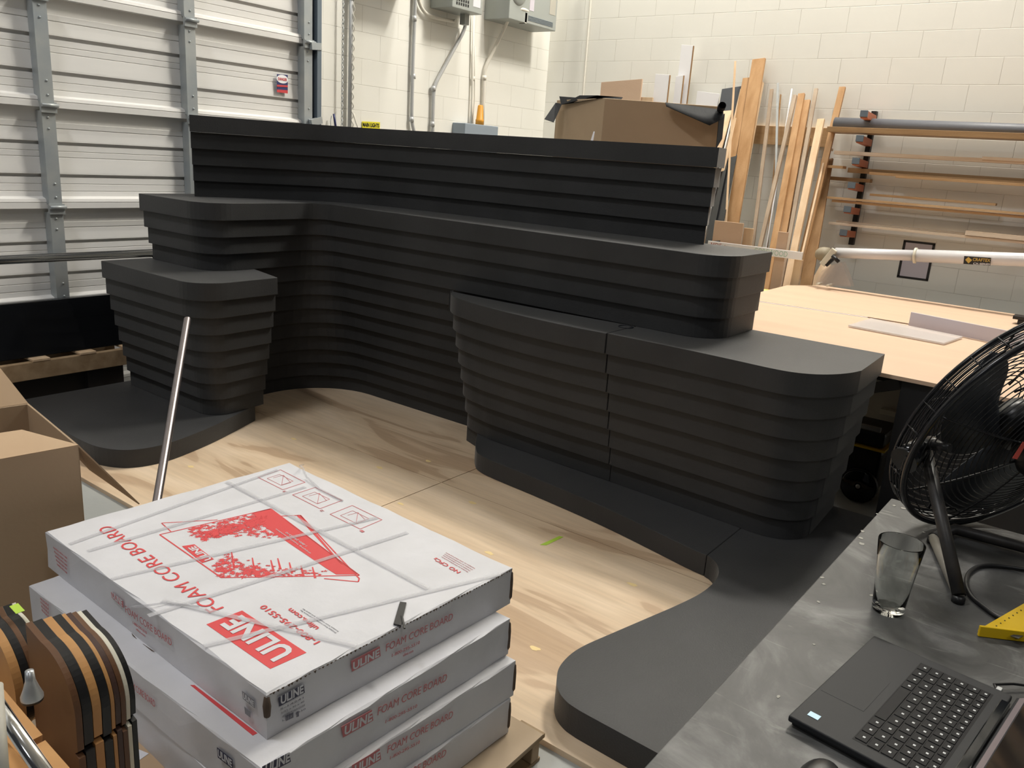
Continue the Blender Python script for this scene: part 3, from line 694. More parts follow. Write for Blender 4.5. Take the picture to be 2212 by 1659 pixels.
# kraft sheet and pallet
ks = MB().prism([(-6.82, -3.02), (-6.82, -4.36), (-5.905, -4.352), (-5.88, -3.05)], .0985, .1035)
tag(ks.build('cardboard_sheet', 'kraft'), 'brown cardboard sheet between the white cartons and the wooden pallet', 'cardboard')
pa = empty('wooden_pallet', (-6.35, -3.7, 0), 'worn wooden pallet under the stack of white cartons', 'pallet')
for i in range(9):
    y = -4.35+i*.153; MB().box((-6.82, y, .083), (-5.89, y+.085, .098)).build('deck_board', 'padwood', pa, .002)
for x in (-6.80, -6.37, -5.935): MB().box((x, -4.34, .012), (x+.036, -3.03, .083)).build('stringer', 'palletY', pa, .003)
for y in (-4.34, -3.72, -3.13): MB().box((-6.82, y, .0), (-5.89, y+.085, .012)).build('bottom_board', 'padwood', pa, .002)
pa.location = (-6.35, -3.7, 0)

# ================================================================ BIG BROWN BOX, LEFT
ZC = .74
k0 = fz(170, 962, ZC); k1 = fz(0, 993, ZC); dirL = (k1-k0).normalized(); back = Vector((dirL.y, -dirL.x, 0))
if back.y < 0: back = -back
k1 = k0+dirL*.62; k2 = k1+back*.50; k3 = k0+back*.50
cb = empty('cardboard_box', (k0.x-.3, k0.y+.25, 0), 'large open brown cardboard box with splayed flaps behind the carton stack', 'box')
mb = MB(); t_ = .005
for a, b in ((k0, k1), (k1, k2), (k2, k3), (k3, k0)):
    d = b-a; n_ = Vector((d.y, -d.x, 0)).normalized()*t_; a0 = Vector((a.x, a.y, .003)); mb.obox(a0, d, n_, (0, 0, ZC-.003))
mb.prism([(p.x, p.y) for p in (k0, k1, k2, k3)], .0, .006)
mb.build('box_body', 'card', cb, .002)
def flap(root, a, b, c, d, m='card', t=.004, name='flap'):
    n_ = (Vector(b)-Vector(a)).cross(Vector(d)-Vector(a)).normalized()
    return MB().flat([a, b, c, d], n_, t).build(name, m, root)
zt_ = Vector((0, 0, .001))
flap(cb, k0+zt_, k3+zt_, fd(210, 1010, (k3-CC).dot(CF)-.1)+Vector((.0, .05, -.02)), fd(302, 1088, (fz(300, 1088, .45)-CC).dot(CF)))
flap(cb, k3+zt_, k2+zt_, k2+Vector((-.05, .12, .20)), k3+Vector((-.06, .12, .16)), 'cardlight')
A_ = k0+zt_*2; flap(cb, A_, k1+zt_*2, k1+back*.17+Vector((0, 0, .03)), k0+back*.15+dirL*.11+Vector((0, 0, .028)), 'cardlight')
# metal tube leaning
tb = MB(); pb, pt = fd(340, 1078, 2.95), fd(405, 690, 3.72); dd = (pt-pb).normalized(); p0 = pb-dd*(pb.z/dd.z)+dd*.004
tb.tube([p0, pt], .0158, 20, cap=False); tb.tube([pt, p0], .0138, 20, cap=False)
for e, s_ in ((pt, 1), (p0, -1)): tb.tube([e-dd*.0008, e+dd*.0008], .0148, 20, cap=False)
ring = MB(); n0 = len(tb.v); u = dd.cross(Vector((0, 0, 1))).normalized(); w = dd.cross(u); vs = []
for r_ in (.0138, .0158):
    for k in range(20): vs.append(pt+(u*math.cos(2*PI*k/20)+w*math.sin(2*PI*k/20))*r_)
tb.add(vs, [(k, (k+1) % 20, 20+(k+1) % 20, 20+k) for k in range(20)])
tag(tb.build('steel_tube', 'steel'), 'bare steel tube standing at a slant between the carton stack and the pedestal', 'tube')

# ================================================================ BLACK GLOSSY PANEL ON SKID, LEFT
sk = empty('wooden_skid', (-5.9, -.3, 0), 'long wooden skid in front of the overhead door, under the glossy black panel', 'skid')
MB().box((-9.2, -.37, .20), (-4.93, -.33, .305)).build('side_rail', 'palletY', sk, .003)
MB().box((-9.2, -.17, .20), (-4.93, -.13, .305)).build('side_rail', 'palletY', sk, .003)
for i in range(16): MB().box((-9.1+i*.275, -.372, .3055), (-9.1+i*.275+.10, -.13, .32)).build('slat', 'pinepale', sk, .002)
MB().box((-9.2, -.30, 0), (-4.95, -.28, .1995)).build('shade_backing', 'blackmatte', sk)  # black backing added to stand in for the shade under the skid rails
for x in (-9.0, -7.4, -5.2): MB().box((x, -.34, 0), (x+.1, -.16, .1995)).build('block', 'blackmatte', sk)
gp = MB().obox((-9.2, -.33, .321), (4.28, .02, -.0), (0, .045, 0), (0, .03, .325))
tag(gp.build('glossy_sheet', 'blackgloss', None, .004), 'long glossy black panel standing on the wooden skid by the door', 'panel')
rl = empty('black_rail', (-5.6, -.34, 0), 'glossy black horizontal rail passing in front of the overhead door', 'rail')
MB().tube([(-9.2, -.42, .945), (-4.72, -.42, .915)], .026, 20).build('rail_tube', 'railgloss', rl)
for x in (-8.9, -4.76): MB().tube([(x, -.42, 0.0), (x, -.42, .90)], .015, 12).build('rail_post', 'blackgloss', rl)

# ================================================================ LEFT WALL FITTINGS (wall plane y=0)
def wl(px, py, off=.03): return fy(px, py, -off)
cn = MB(); a = wl(741, 0, .05); z = a.z+.25
ztop = a.z+.25; x = wl(740, 150, .05).x; i = 0
while z > 1.5:
    pts = []
    for k in range(10):
        t = 2*PI*k/10; u = math.cos(t)*.009; v = math.sin(t)*.019
        pts.append((x+(u if i % 2 else 0), -.05+(0 if i % 2 else u), z+v))
    cn.tube(pts, .0032, 5, close=True); z -= .029; i += 1
tag(cn.build('pull_chain', 'alu'), 'hanging steel pull chain beside the door track', 'chain')
def conduit(name, pts, r, m, label, cat='conduit', clips=()):
    rt = empty(name, pts[-1], label, cat); P = [Vector(p) for p in pts]
    # soften the bends
    Q = [P[0]]
    for i in range(1, len(P)-1):
        a, b, c = P[i-1], P[i], P[i+1]; la = min(.09, (b-a).length*.45); lc = min(.09, (c-b).length*.45); s_ = b+(a-b).normalized()*la; e = b+(c-b).normalized()*lc
        for k in range(6): t = k/5; Q.append(s_*(1-t)**2+b*2*t*(1-t)+e*t*t)
    Q.append(P[-1]); MB().tube(Q, r, 12).build('pipe', m, rt)
    for c in clips: MB().tube([Vector(c)+Vector((0, 0, -.02)), Vector(c)+Vector((0, 0, .02))], r*1.3, 12).build('coupling', m, rt)
    return rt
x = wl(757, 120, .035).x
rt = conduit('conduit', [(x, -.035, 3.4), (x, -.035, 1.55)], .017, 'conduit', 'grey conduit wrapped with a twisted cord beside the pull chain', clips=[(x, -.035, 2.78)])
sp = [(x+.012+math.cos(i*.9)*.007, -.056+math.sin(i*.9)*.006, 3.35-i*.0105) for i in range(170)]
MB().tube(sp, .005, 5).build('twisted_cord', 'conduitwhite', rt)
MB().tube([wl(764, 245, .04), wl(768, 262, .05), wl(772, 272, .06), wl(776, 290, .07)], .006, 8).build('cord_tail', 'conduitwhite', rt)
sg = empty('light_switch_sign', wl(801, 275, .01), 'small yellow sign reading MAIN LIGHTS on the block wall', 'sign')
MB().flat([wl(782, 262, .006), wl(820.5, 264, .006), wl(820, 292, .006), wl(782, 290, .006)], (0, -1, 0), .003).build('sign_plate', 'yellow', sg)
text('lettering', 'MAIN LIGHTS', 'blackink', sg, wl(783.5, 273, .0095), wl(819, 275.5, .0095), .032, (0, -1, 0), bold=.03)
MB().flat([wl(801, 277, .0095), wl(802.5, 277, .0095), wl(802.5, 290, .0095), wl(801, 290, .0095)], (0, -1, 0), .001).build('arrow', 'blackink', sg)
tg = empty('pen_holder', wl(720, 260, .05), 'dark thin marker and wire hook hanging low by the door track', 'marker')
MB().tube([wl(721, 246, .05), wl(726, 280, .05)], .009, 8).build('marker_body', 'blue', tg); MB().tube([wl(716, 250, .03), wl(714, 262, .04), wl(715, 280, .05)], .003, 6).build('wire', 'galv', tg)
conduit('conduit', [wl(898, -60), wl(897, 0), wl(892, 130), wl(889, 262), wl(896, 290), wl(899, 330)], .0165, 'conduit', 'tall grey conduit left of the two electrical boxes, bending at its foot', clips=[wl(893, 165), wl(889, 258), wl(895, 40)])
conduit('conduit', [wl(1008, 20, .12), wl(1006, 60, .05), wl(937, 187), wl(935, 250), wl(934, 330)], .0165, 'conduit', 'grey conduit slanting down from the underside of the left electrical box', clips=[wl(936, 191), wl(934, 268)])
conduit('conduit', [wl(900, -20), wl(908, 15), wl(925, 35), wl(978, 46, .06), wl(985, 45, .1)], .016, 'conduitwhite', 'cream conduit curving sideways under the left electrical box')
conduit('conduit', [wl(1023, 28), wl(1020, 200), wl(1017, 268)], .010, 'conduitwhite', 'thin cream conduit running straight down to the grey switch box', clips=[wl(1023, 170)])
conduit('cable', [wl(1026, 100, .04), wl(1025, 190), wl(1025, 225), wl(1019, 268)], .006, 'conduitwhite', 'thin cream cable behind the orange cap above the grey switch box', 'cable')
conduit('conduit', [wl(1144, 26, .28), wl(1125, 18, .3), wl(1105, 28, .22), wl(1090, 60, .1), wl(1046, 150), wl(1045, 200), wl(1042, 268)], .0165, 'conduitwhite', 'cream conduit arching out of the right electrical box and down the wall', clips=[wl(1046, 168)])
# left electrical box
def wbox(name, pxl, pxr, zb, zt, dep, m, label, cat):
    r_ = empty(name, ((pxl+pxr)/2, -.001, zb), label, cat); MB().box((pxl, -dep, zb), (pxr, -.001, zt)).build('case', m, r_, .006); return r_
A = fy(1018, 26, -.26); xl = fy(977, 10, -.26).x; xr = A.x
eb = wbox('electrical_box', xl+.0, xr+.15, A.z, A.z+.5, .26, 'greyelec', 'left grey electrical box with a perforated front, high on the block wall', 'electrical box')
mb = MB()
for i in range(6):
    for j in range(5):
        mb.box((xl+.05+i*.030, -.262, A.z+.03+j*.030), (xl+.068+i*.030, -.2605, A.z+.052+j*.030))
mb.build('vent_holes', 'blackink', eb); MB().box((xr+.02, -.2615, A.z+.05), (xr+.12, -.2605, A.z+.3)).build('paper_label', 'paper', eb)
MB().box((xl+.30, -.15, A.z-.09), (xl+.36, -.09, A.z)).build('conduit_fitting', 'greyelec', eb)
A = fy(1150, 55, -.28)
xl2 = fy(1098, 10, -.30).x; xr2 = fy(1203, 30, -.30).x+.0
e2 = wbox('electrical_box', xl2+.02, xr2, A.z, A.z+.6, .30, 'greyelec', 'right grey electrical box with a round dial cover, near the corner', 'electrical box')
MB().lathe([(0, .02), (.10, .02), (.12, .0)], (xl2+.15, -.30, A.z+.25), (0, -1, 0), 28).build('dial_cover', 'greyelec', e2)
MB().box((xl2+.33, -.302, A.z+.12), (xl2+.40, -.3005, A.z+.5)).build('sticker', 'lav', e2); MB().box((xr2-.13, -.302, A.z+.14), (xr2-.03, -.3005, A.z+.5)).build('paper_label', 'offwhite', e2)
mb = MB(); [mb.box((xl2+.32, -.303, A.z+.03+k*.012), (xr2-.06, -.3005, A.z+.036+k*.012)) for k in range(4)]; mb.build('louvres', 'galvdark', e2)
MB().box((xl2+.27, -.30, A.z-.0), (xl2+.30, -.22, A.z+.09)).build('conduit_fitting', 'conduitwhite', e2)
# third box just above the frame, throwing the broad shadow on the wall
s1 = fy(808, -140, -.2)
wbox('electrical_box', s1.x+.12, s1.x+.50, 2.97, 3.5, .34, 'greyelec', 'grey electrical box above the picture edge left of the tall conduit', 'electrical box')
A = fy(1018, 267, -.16); xr3 = fy(1077, 268, -.16).x
sw = wbox('switch_box', fy(1005, 266, -.16).x, xr3, 1.45, A.z, .16, 'bluegrey', 'blue grey switch box on the wall just above the back panel', 'switch box')
MB().box((A.x+.10, -.163, A.z-.19), (xr3-.06, -.1605, A.z-.178)).box((A.x+.11, -.163, A.z-.21), (xr3-.07, -.1605, A.z-.193)).build('nameplate', 'alu', sw)
c_ = fy(1036, 268, -.09); oc = empty('warning_lamp', (c_.x, -.09, c_.z), 'orange tapered cap standing on the blue grey switch box', 'lamp')
hh = fy(1037, 225, -.09).z-c_.z
MB().lathe([(0, 0), (.042, 0), (.040, .03), (.041, .032), (.041, .045), (.036, .05), (.026, hh-.01), (.018, hh), (0, hh)], (c_.x, -.09, A.z+.001), (0, 0, 1), 20).build('cap', 'orange', oc)

# ================================================================ RIGHT WALL (plane x=0)
def wr(px, py, off=.03): return fx(px, py, -off)
a, b = wr(1278, -40), wr(1259, 210); conduit('conduit', [a, wr(1276, 0), b, wr(1250, 330)], .010, 'conduitwhite', 'thin white conduit running down the right wall near the corner')
# carton with liner
D0 = 5.75
T0 = fd(1307, 212, D0); BT = .0
c1 = T0; c2 = fd(1202, 232, D0+.55); c3 = fd(1556, 257, D0+.05); c2.z = c3.z = T0.z
def setz(px, D, zz):
    return fz(px[0], px[1], zz)
e1 = (Vector((c2.x, c2.y, 0))-Vector((c1.x, c1.y, 0))); e2_ = (Vector((c3.x, c3.y, 0))-Vector((c1.x, c1.y, 0)))
c4 = c1+e1+e2_
cx = empty('lined_carton', (c1.x+.3, c1.y+.1, 0), 'tall brown carton with a black liner hanging over its rim, behind the back panel', 'box')
mb = MB(); zr = T0.z
for a, b in ((c1, c2), (c2, c4), (c4, c3), (c3, c1)):
    d = Vector((b.x-a.x, b.y-a.y, 0)); n_ = Vector((d.y, -d.x, 0)).normalized()*.006; mb.obox((a.x, a.y, .003), d, n_, (0, 0, zr-.003))
mb.build('carton_body', 'card', cx, .003)
MB().prism([(p.x, p.y) for p in (c1, c2, c4, c3)], .001, .01).build('carton_floor', 'card', cx)
dm = (c1-CC).dot(CF)-.03
def fl(pts, m, name='liner'): 
    n_ = (pts[1]-pts[0]).cross(pts[-1]-pts[0]).normalized(); return MB().flat(pts, n_, .003).build(name, m, cx)
# liner drape on the right: curled sheet
mb = MB(); top = []; bot = []
for i in range(13):
    t = i/12; px = 1437+t*(1562-1437); top.append(fd(px, 222+t*16, dm+.05*math.sin(t*PI))); 
    lowy = 222+ (t*55 if t < .75 else 41-(t-.75)*60); bot.append(fd(px+2, lowy+8, dm-.03-.05*math.sin(t*PI)))
vs = top+bot; fs = [(i, i+1, 14+i, 13+i) for i in range(12)]
mb.add(vs, fs, True); o = mb.build('liner_drape', 'liner', cx); s_ = o.modifiers.new('s', 'SOLIDIFY'); s_.thickness = .003
MB().lathe([(.0, 0), (.024, 0), (.028, .03), (.026, .06)], fd(1556, 237, dm+.0), (CF*-1+CU*.2), 20).build('liner_curl', 'liner', cx)
fl([fd(1212, 226, D0+.42), fd(1208, 208, D0+.45), fd(1248, 211, D0+.40), fd(1252, 206, D0+.3), fd(1290, 206, D0+.15), fd(1345, 210, D0+.12), fd(1340, 216, D0+.1), fd(1300, 211, D0+.02)], 'liner')
fl([fd(1176, 257, D0+.35), fd(1200, 222, D0+.45), fd(1214, 224, D0+.40), fd(1207, 240, D0+.38), fd(1196, 264, D0+.33)], 'liner')
fl([fd(1553, 256, dm), fd(1566, 245, dm+.05), fd(1560, 300, dm+.05), fd(1547, 322, dm)], 'liner')
MB().flat([fd(1282, 284, D0+.02), fd(1285, 284, D0+.02), fd(1281, 306, D0+.02), fd(1275, 306, D0+.02)], -CF, .001).build('tape_piece', 'paper', cx)
# boards standing in the corner behind the carton
def slab(name, pxpts, x, m, label, cat='board', t=.018, rootz=0):
    """upright board on plane x (negative offset from the wall) whose lower edge is carried down to the floor"""
    P = [fx(*p, -x) for p in pxpts]; lo = [Vector((p.x, p.y, 0.002)) for p in (P[-1], P[0])]
    pts = P+lo; o = MB().flat(pts, (-1, 0, 0), t).build(name, m, None, .001); return tag(o, label, cat)
slab('plywood_offcut', [(1301, 178), (1389, 171)], .30, 'plytable', 'square-topped pinkish plywood offcut behind the lined carton')
slab('pine_board', [(1385, 210), (1412, 211)], .27, 'pinepale', 'short pale yellow board edge between the plywood offcut and the short white board')
for pts_, x_, lab_ in (([(1418, 160), (1448, 162)], .22, 'short white laminate board beside the plywood offcut'), ([(1474, 97), (1499, 99)], .10, 'tallest white laminate board rising above the lined carton'), ([(1462, 165), (1478, 163)], .14, 'narrow white board strip in front of the tallest white board')):
    o = slab('white_board', pts_, x_, 'white', lab_); e_ = fx(*pts_[1], -x_)
    MB().box((e_.x-.0185, e_.y-.006, .004), (e_.x-.001, e_.y-.0004, e_.z-.002)).build('bare_edge', 'pinedark', None).parent = o

slab('white_board', [(1508, 197), (1555, 203)], .07, 'white', 'wide pale white board just left of the charcoal panels')
def lean(px_t, px_b, w, t, m, label, name='lumber_board', xt=.05, xb=.55, cut=False, cat='board', group='offcut boards leaning on the right wall'):
    a = fx(*px_t, -xt); b = fx(*px_b, -xb); d = (b-a)
    e = a+d*((a.z-.006)/(a.z-b.z)) if not cut else b
    s_ = e-a; n = s_.normalized(); acr = n.cross(Vector((-1, 0, 0))).normalized(); o = acr*w/2; th = n.cross(acr).normalized()*t
    if th.x > 0: th = -th
    mb = MB().obox(a-o, s_, acr*w, th); ob = mb.build(name, m, None, .0015)
    return tag(ob, label, cat, group)
lean((1584, 190), (1530, 520), .21, .012, 'darkpanel', 'wide charcoal laminate panel leaning left of the tallest plank', 'laminate_panel', .06, .62, group=None)
lean((1594, 252), (1540, 520), .14, .006, 'blackgloss', 'glossy dark panel leaning in front of the charcoal laminate panel', 'laminate_panel', .12, .75, group=None)
lean((1583, 252), (1519, 527), .012, .02, 'alu', 'pale metal-edged strip leaning beside the back panel end', 'metal_strip', .18, .86, group=None)
lean((1571, 241), (1555, 300), .10, .015, 'pinepale', 'short tan board end sticking out left of the leaning strip', xt=.16, xb=.30)
lean((1589, 133), (1569, 474), .016, .012, 'pinepale', 'very thin pinkish stick leaning in front of the tallest plank', xt=.20, xb=.62)
lean((1641, 129), (1585, 474), .118, .025, 'pine', 'tallest and widest orange pine plank leaning on the right wall', xt=.05, xb=.48)
lean((1615, 170), (1549, 516), .075, .022, 'pine', 'second tallest pine plank with a clipped corner, left of the tallest one', xt=.08, xb=.56)
lean((1604, 194), (1532, 503), .03, .02, 'pinepale', 'narrow pale plank edge at the far left of the leaning lumber', xt=.10, xb=.60)
lean((1648, 180), (1596, 471), .022, .035, 'pinepale', 'pale plank edge hugging the right side of the tallest plank', xt=.04, xb=.44)
lean((1668, 194), (1632, 490), .030, .02, 'pineY' if False else 'pinegrey', 'slim yellowish stick standing alone right of the tallest plank', xt=.05, xb=.46)
lean((1681, 180), (1677, 370), .020, .012, 'alu', 'pair of bluish metal strips standing right of the slim stick', 'metal_strip', xt=.07, xb=.30)
lean((1687, 205), (1668, 420), .012, .012, 'pinedark', 'dark thin stick behind the grey weathered stick', xt=.05, xb=.36)
lean((1719, 208), (1645, 526), .032, .03, 'pinegrey', 'grey weathered stick crossing over the bluish metal strips', xt=.09, xb=.62)
lean((1733, 205), (1673, 530), .056, .03, 'pine', 'orange pine plank in the middle of the leaning lumber', xt=.05, xb=.60)
lean((1745, 219), (1696, 497), .055, .03, 'pine', 'lighter orange plank just right of the middle one', xt=.05, xb=.50)
lean((1711, 192), (1700, 260), .012, .006, 'white', 'thin white strip end between the middle sticks', xt=.04, xb=.14)
lean((1764, 193), (1722, 425), .032, .02, 'pinegrey', 'brown pointed stick rising right of the orange planks', xt=.05, xb=.42)
lean((1750, 300), (1700, 520), .020, .03, 'pinedark', 'dark thin board edge behind the pale knotty plank', xt=.05, xb=.45)
lean((1775, 260), (1700, 622), .058, .03, 'pinepale', 'pale knotty plank leaning in front of the brown ones', xt=.14, xb=.75)
lean((1821, 190), (1752, 480), .052, .028, 'pine', 'long brown pine plank leaning furthest to the right', xt=.05, xb=.40)
lean((1784, 335), (1718, 618), .016, .02, 'pinepale', 'very thin pale strip crossing the brown planks on the right', xt=.22, xb=.75)
lean((1788, 345), (1742, 617), .10, .02, 'pinedark', 'wide dark brown plank leaning behind the saw arm', xt=.10, xb=.60)
lean((1786, 570), (1760, 617), .08, .018, 'pinepale', 'short tan board beside the end cap of the saw arm', xt=.30, xb=.42)
# wall cleat and ledger
o = MB().box((-.04, -3.08, 1.915), (-.001, -2.36, 2.075)).build('wall_cleat', 'pineY', None, .002); tag(o, 'horizontal pine board fixed to the wall behind the leaning lumber', 'board')
# short pieces in the bin
def binp(pxl, pxr, pyt, x, m, label, t=.018):
    a = fx(pxl, pyt, -x); b = fx(pxr, pyt+4, -x); o = MB().box((a.x, a.y, .002), (a.x-t, b.y, a.z)).build('plywood_offcut', m, None, .001); return tag(o, label, 'board', 'short offcuts in the lumber bin')
binp(1546, 1608, 476, .74, 'plytable', 'broad short plywood offcut standing left in the lumber bin')
binp(1609, 1629, 492, .70, 'pinepale', 'small tan offcut right of the broad one in the lumber bin')
binp(1683, 1704, 500, .80, 'plytable', 'short pale upright offcut near the right end of the bin sign')
bn = empty('lumber_bin', (-.85, -2.85, 0), 'white lettered front board of the lumber bin', 'bin')
a, b = fx(1531, 519, -.85), fx(1735, 545, -.85); c = fx(1733, 562, -.85)
MB().obox((-.85, a.y, c.z), (0, b.y-a.y, 0), (-.012, 0, 0), (0, 0, b.z-c.z)).build('front_board', 'white', bn, .001)
text('lettering', 'MDF +', 'rednote', bn, Vector((-.863, a.y-.03, c.z+.012)), Vector((-.863, a.y-.17, c.z+.012)), .042, (-1, 0, 0), bold=-.01)
text('lettering', 'COREWOOD', 'greenpale', bn, Vector((-.863, a.y-.42, c.z+.010)), Vector((-.863, a.y-.70, c.z+.010)), .045, (-1, 0, 0), bold=-.01)
for i, y in enumerate((a.y-.02, (a.y+b.y)/2, b.y+.03)): MB().box((-.85, y-.03, 0), (-.81, y+.03, c.z-.002)).build('bin_post', 'pinepale', bn)
MB().box((-.85, a.y, .12), (-.83, b.y, .40)).build('lower_board', 'pinepale', bn)
# rack
rk = empty('lumber_rack', (-.05, -3.4, 1.2), 'black steel wall rack with orange arms holding long boards and a pipe', 'rack')
za, zb = wr(1889, 240, .05).z, wr(1856, 500, .05).z
for y in (-3.40, -4.75):
    MB().box((-.05, y-.02, zb-.12), (-.001, y+.02, za)).build('upright', 'blackmatte', rk)
    for z in (2.205, 2.012, 1.835, 1.64, 1.445, 1.252):
        ar = MB().obox((-.05, y-.028, z-.075), (-.27, 0, .015), (0, .056, 0), (0, 0, .055)).build('rack_arm', 'orangesteel', rk, .002)
        t_ = MB().obox((-.3205, y-.029, z-.052), (-.018, 0, .004), (0, .058, 0), (0, 0, .048)); o = t_.build('end_cap', 'galvdark', None); o.parent = ar
def shelfb(pxl, pyl, pyr, w, th, m, label, x=.19, pxr=2212, name='long_board', dz=0, yend=-5.6):
    a = fx(pxl, pyl, -x); b = fx(pxr, pyr, -x); z0 = a.z
    o = MB().box((-x, a.y, z0-th), (-x+w, b.y if pxr < 2200 else yend, z0)).build(name, m, None, .0015); return tag(o, label, 'board', 'long boards lying on the wall rack')
pz = 2.018+.075
pp = MB().tube([(-.16, fx(1804, 262, -.16).y, 2.105), (-.16, -5.6, 2.09)], .052, 24); tag(pp.build('long_pipe', 'tubegrey'), 'thick dark grey pipe lying on top of the wall rack', 'pipe')
shelfb(1787, 273, 290, .29, .042, 'pinegrey' if False else 'brownY', 'long board directly under the thick dark grey pipe', .33)
shelfb(1802, 325, 345, .12, .030, 'paleY', 'long pale board alone on the second level of the rack', .22)
shelfb(2122, 338, 345, .10, .022, 'paleY', 'pale board overlapping the second level at the right', .24)
shelfb(1781, 320, 330, .05, .02, 'paleY', 'short board end poking out left on the second level', .20, 1795)
shelfb(1780, 356, 366, .10, .022, 'pineY', 'light board end poking out furthest left on the third level', .25, 1820)
shelfb(1832, 362, 385, .11, .04, 'brownY', 'brown board at the back of the third level', .16)
shelfb(1878, 371, 392, .10, .022, 'pineY', 'light brown board on the third level crossing the upright', .20)
shelfb(1935, 378, 400, .06, .022, 'pineY', 'yellowish board lowest on the third level, starting right of the upright', .26)
shelfb(1780, 380, 386, .08, .03, 'brownY', 'brown board end beneath the third level', .10, 1880)
shelfb(1771, 423, 440, .10, .018, 'pineY', 'longest golden board on the fourth level of the rack', .27)
shelfb(1879, 418, 436, .08, .018, 'pineY', 'pale golden board lying on the fourth level from the upright rightwards', .20, 2152)
shelfb(1797, 431, 456, .07, .02, 'pineY', 'golden board under the longest one on the fourth level', .24)
shelfb(1790, 479, 505, .10, .020, 'paleY', 'pale long board on the lowest level of the rack', .25)
shelfb(1806, 476, 495, .06, .02, 'paleY', 'narrow pale board behind the one on the lowest rack level', .17)
shelfb(2086, 498, 510, .08, .035, 'paleY', 'thick pale board at the right of the lowest rack level', .27)
# framed notice drawn on the wall
fr = empty('framed_notice', wr(1975, 560, .003), 'blank white sheet outlined with black tape on the right wall', 'notice')
y0, y1, z0, z1 = -3.82, -4.047, .893, 1.19
MB().box((-.002, y0, z0), (-.0005, y1, z1)).build('sheet', 'lav', fr)
mb = MB()
for (a, b, c, d) in ((y0+.01, y1-.01, z0-.01, z0+.008), (y0+.01, y1-.01, z1-.008, z1+.01), (y0+.01, y0-.010, z0, z1), (y1+.010, y1-.01, z0, z1)): mb.box((-.0035, a, c), (-.0022, b, d))
mb.build('tape_border', 'blackink', fr)
# stain marks on the wall
# ================================================================ SAW TABLE
tblz = .81
ts = empty('saw_table', (-2.8, -4.5, 0), 'large plywood-topped saw table behind the low counter', 'table')
MB().prism([(-3.565, -3.44), (-2.085, -3.385), (-2.01, -4.11), (-2.05, -6.8), (-3.60, -6.8)], tblz-.019, tblz).build('tabletop', 'plytable', ts, .001)
MB().prism([(-2.055, -3.37), (-1.65, -3.235), (-1.03, -3.229), (-.72, -3.41), (-.80, -6.8), (-2.02, -6.8), (-1.98, -4.11)], tblz-.019, tblz+.003).build('tabletop', 'plytable', ts, .001)
MB().obox((-2.083, -3.40, tblz-.03), (.074, -.70, 0), (.012, 0, 0), (0, 0, .033)).build('white_edge_strip', 'white', ts)
for (x, y) in ((-3.3, -3.75), (-1.2, -3.75), (-1.2, -6.5), (-3.3, -6.5)): MB().box((x, y-.04, 0), (x+.08, y+.04, tblz-.02)).build('leg', 'blackmatte', ts)
MB().bar((-3.50, -4.66, tblz-.045), (-3.20, -4.10, .50), .07, .05).build('diagonal_brace', 'blackmatte', ts)
a = fx(1956, 793, -3.54)
pn = MB().box((-3.55, a.y, .0), (-3.535, -6.7, tblz-.021)); tag(pn.build('black_side_panel', 'blackmatte', None, .001), 'black panel closing the front of the saw table behind the fan', 'panel')
# fence board and clear cover
A, B, Bt = fz(1962, 703, tblz+.0035), fz(2170, 746, tblz+.0035), None
dv = (B-A); dv.z = 0; dv = dv.normalized()
wbd = MB().obox(A+Vector((0.0, 0, .0)), dv*.66, Vector((.012, 0, 0)), (0, 0, .085)); tag(wbd.build('fence_board', 'lav', None, .001), 'pale lavender board standing on edge on the saw table', 'board')
q = [fz(1832, 703, tblz+.012), fz(1880, 688, tblz+.012), fz(2080, 728, tblz+.012), fz(2040, 742, tblz+.012)]
cvr = MB().prism([(p.x, p.y) for p in q], tblz+.0045, tblz+.016); tag(cvr.build('clear_cover', 'coverfilm', None, .003), 'translucent plastic cover lying flat on the saw table', 'cover')
bb = empty('clamp', fz(2205, 690, tblz+.004), 'black clamp head at the right edge of the saw table', 'clamp')
p = fz(2205, 700, tblz+.004); MB().box((p.x-.03, p.y-.12, p.z), (p.x+.03, p.y+.02, p.z+.03)).box((p.x-.05, p.y-.12, p.z+.032), (p.x+.05, p.y+.05, p.z+.055)).build('clamp_body', 'blackplastic', bb, .003)
# saw arm
sa = empty('overhead_blade_guard', (-.85, -3.8, .903), 'white tubular overhead arm of the table saw with a clear blade guard at its end', 'saw')
L0, R0 = fx(1805, 546, -.85), fx(2230, 562, -.85); dl = (R0-L0).normalized()
mid_ = fx(1977, 552, -.85)
MB().tube([L0, mid_], .040, 24).build('arm_tube', 'tubewhite', sa); MB().tube([mid_-dl*.0, R0, R0+dl*.9], .047, 24).build('outer_tube', 'tubewhite', sa)
MB().lathe([(.047, 0), (.058, .004), (.058, .018), (.047, .022)], mid_-dl*.01, dl, 24).build('collar', 'creamveneer', sa)
MB().box(R0+dl*.85+Vector((-.06, -.05, -1.18)), R0+dl*.85+Vector((.06, .05, -.02))).build('arm_post', 'tubewhite', sa, .004)
cp = fx(1782, 549, -.85); MB().lathe([(0, -.075), (.028, -.07), (.050, -.045), (.056, -.01), (.052, .03), (0, .035)], cp, dl, 24).build('end_cap', 'beige', sa)
a, b = fx(1803, 539, -.91), fx(1776, 572, -.91); MB().bar(a, b, .045, .03, (1, 0, 0)).build('bracket', 'creamveneer', sa, .003)
MB().bar(fx(1802, 558, -.91), fx(1785, 574, -.91), .02, .03, (1, 0, 0)).tube([fx(1798, 552, -.93), fx(1812, 566, -.93)], .014, 10).build('hinge_block', 'blackplastic', sa)
gd = [fx(*p, -.97) for p in ((1792, 574), (1818, 566), (1828, 590), (1836, 612), (1838, 620), (1762, 616), (1766, 600), (1776, 585))]
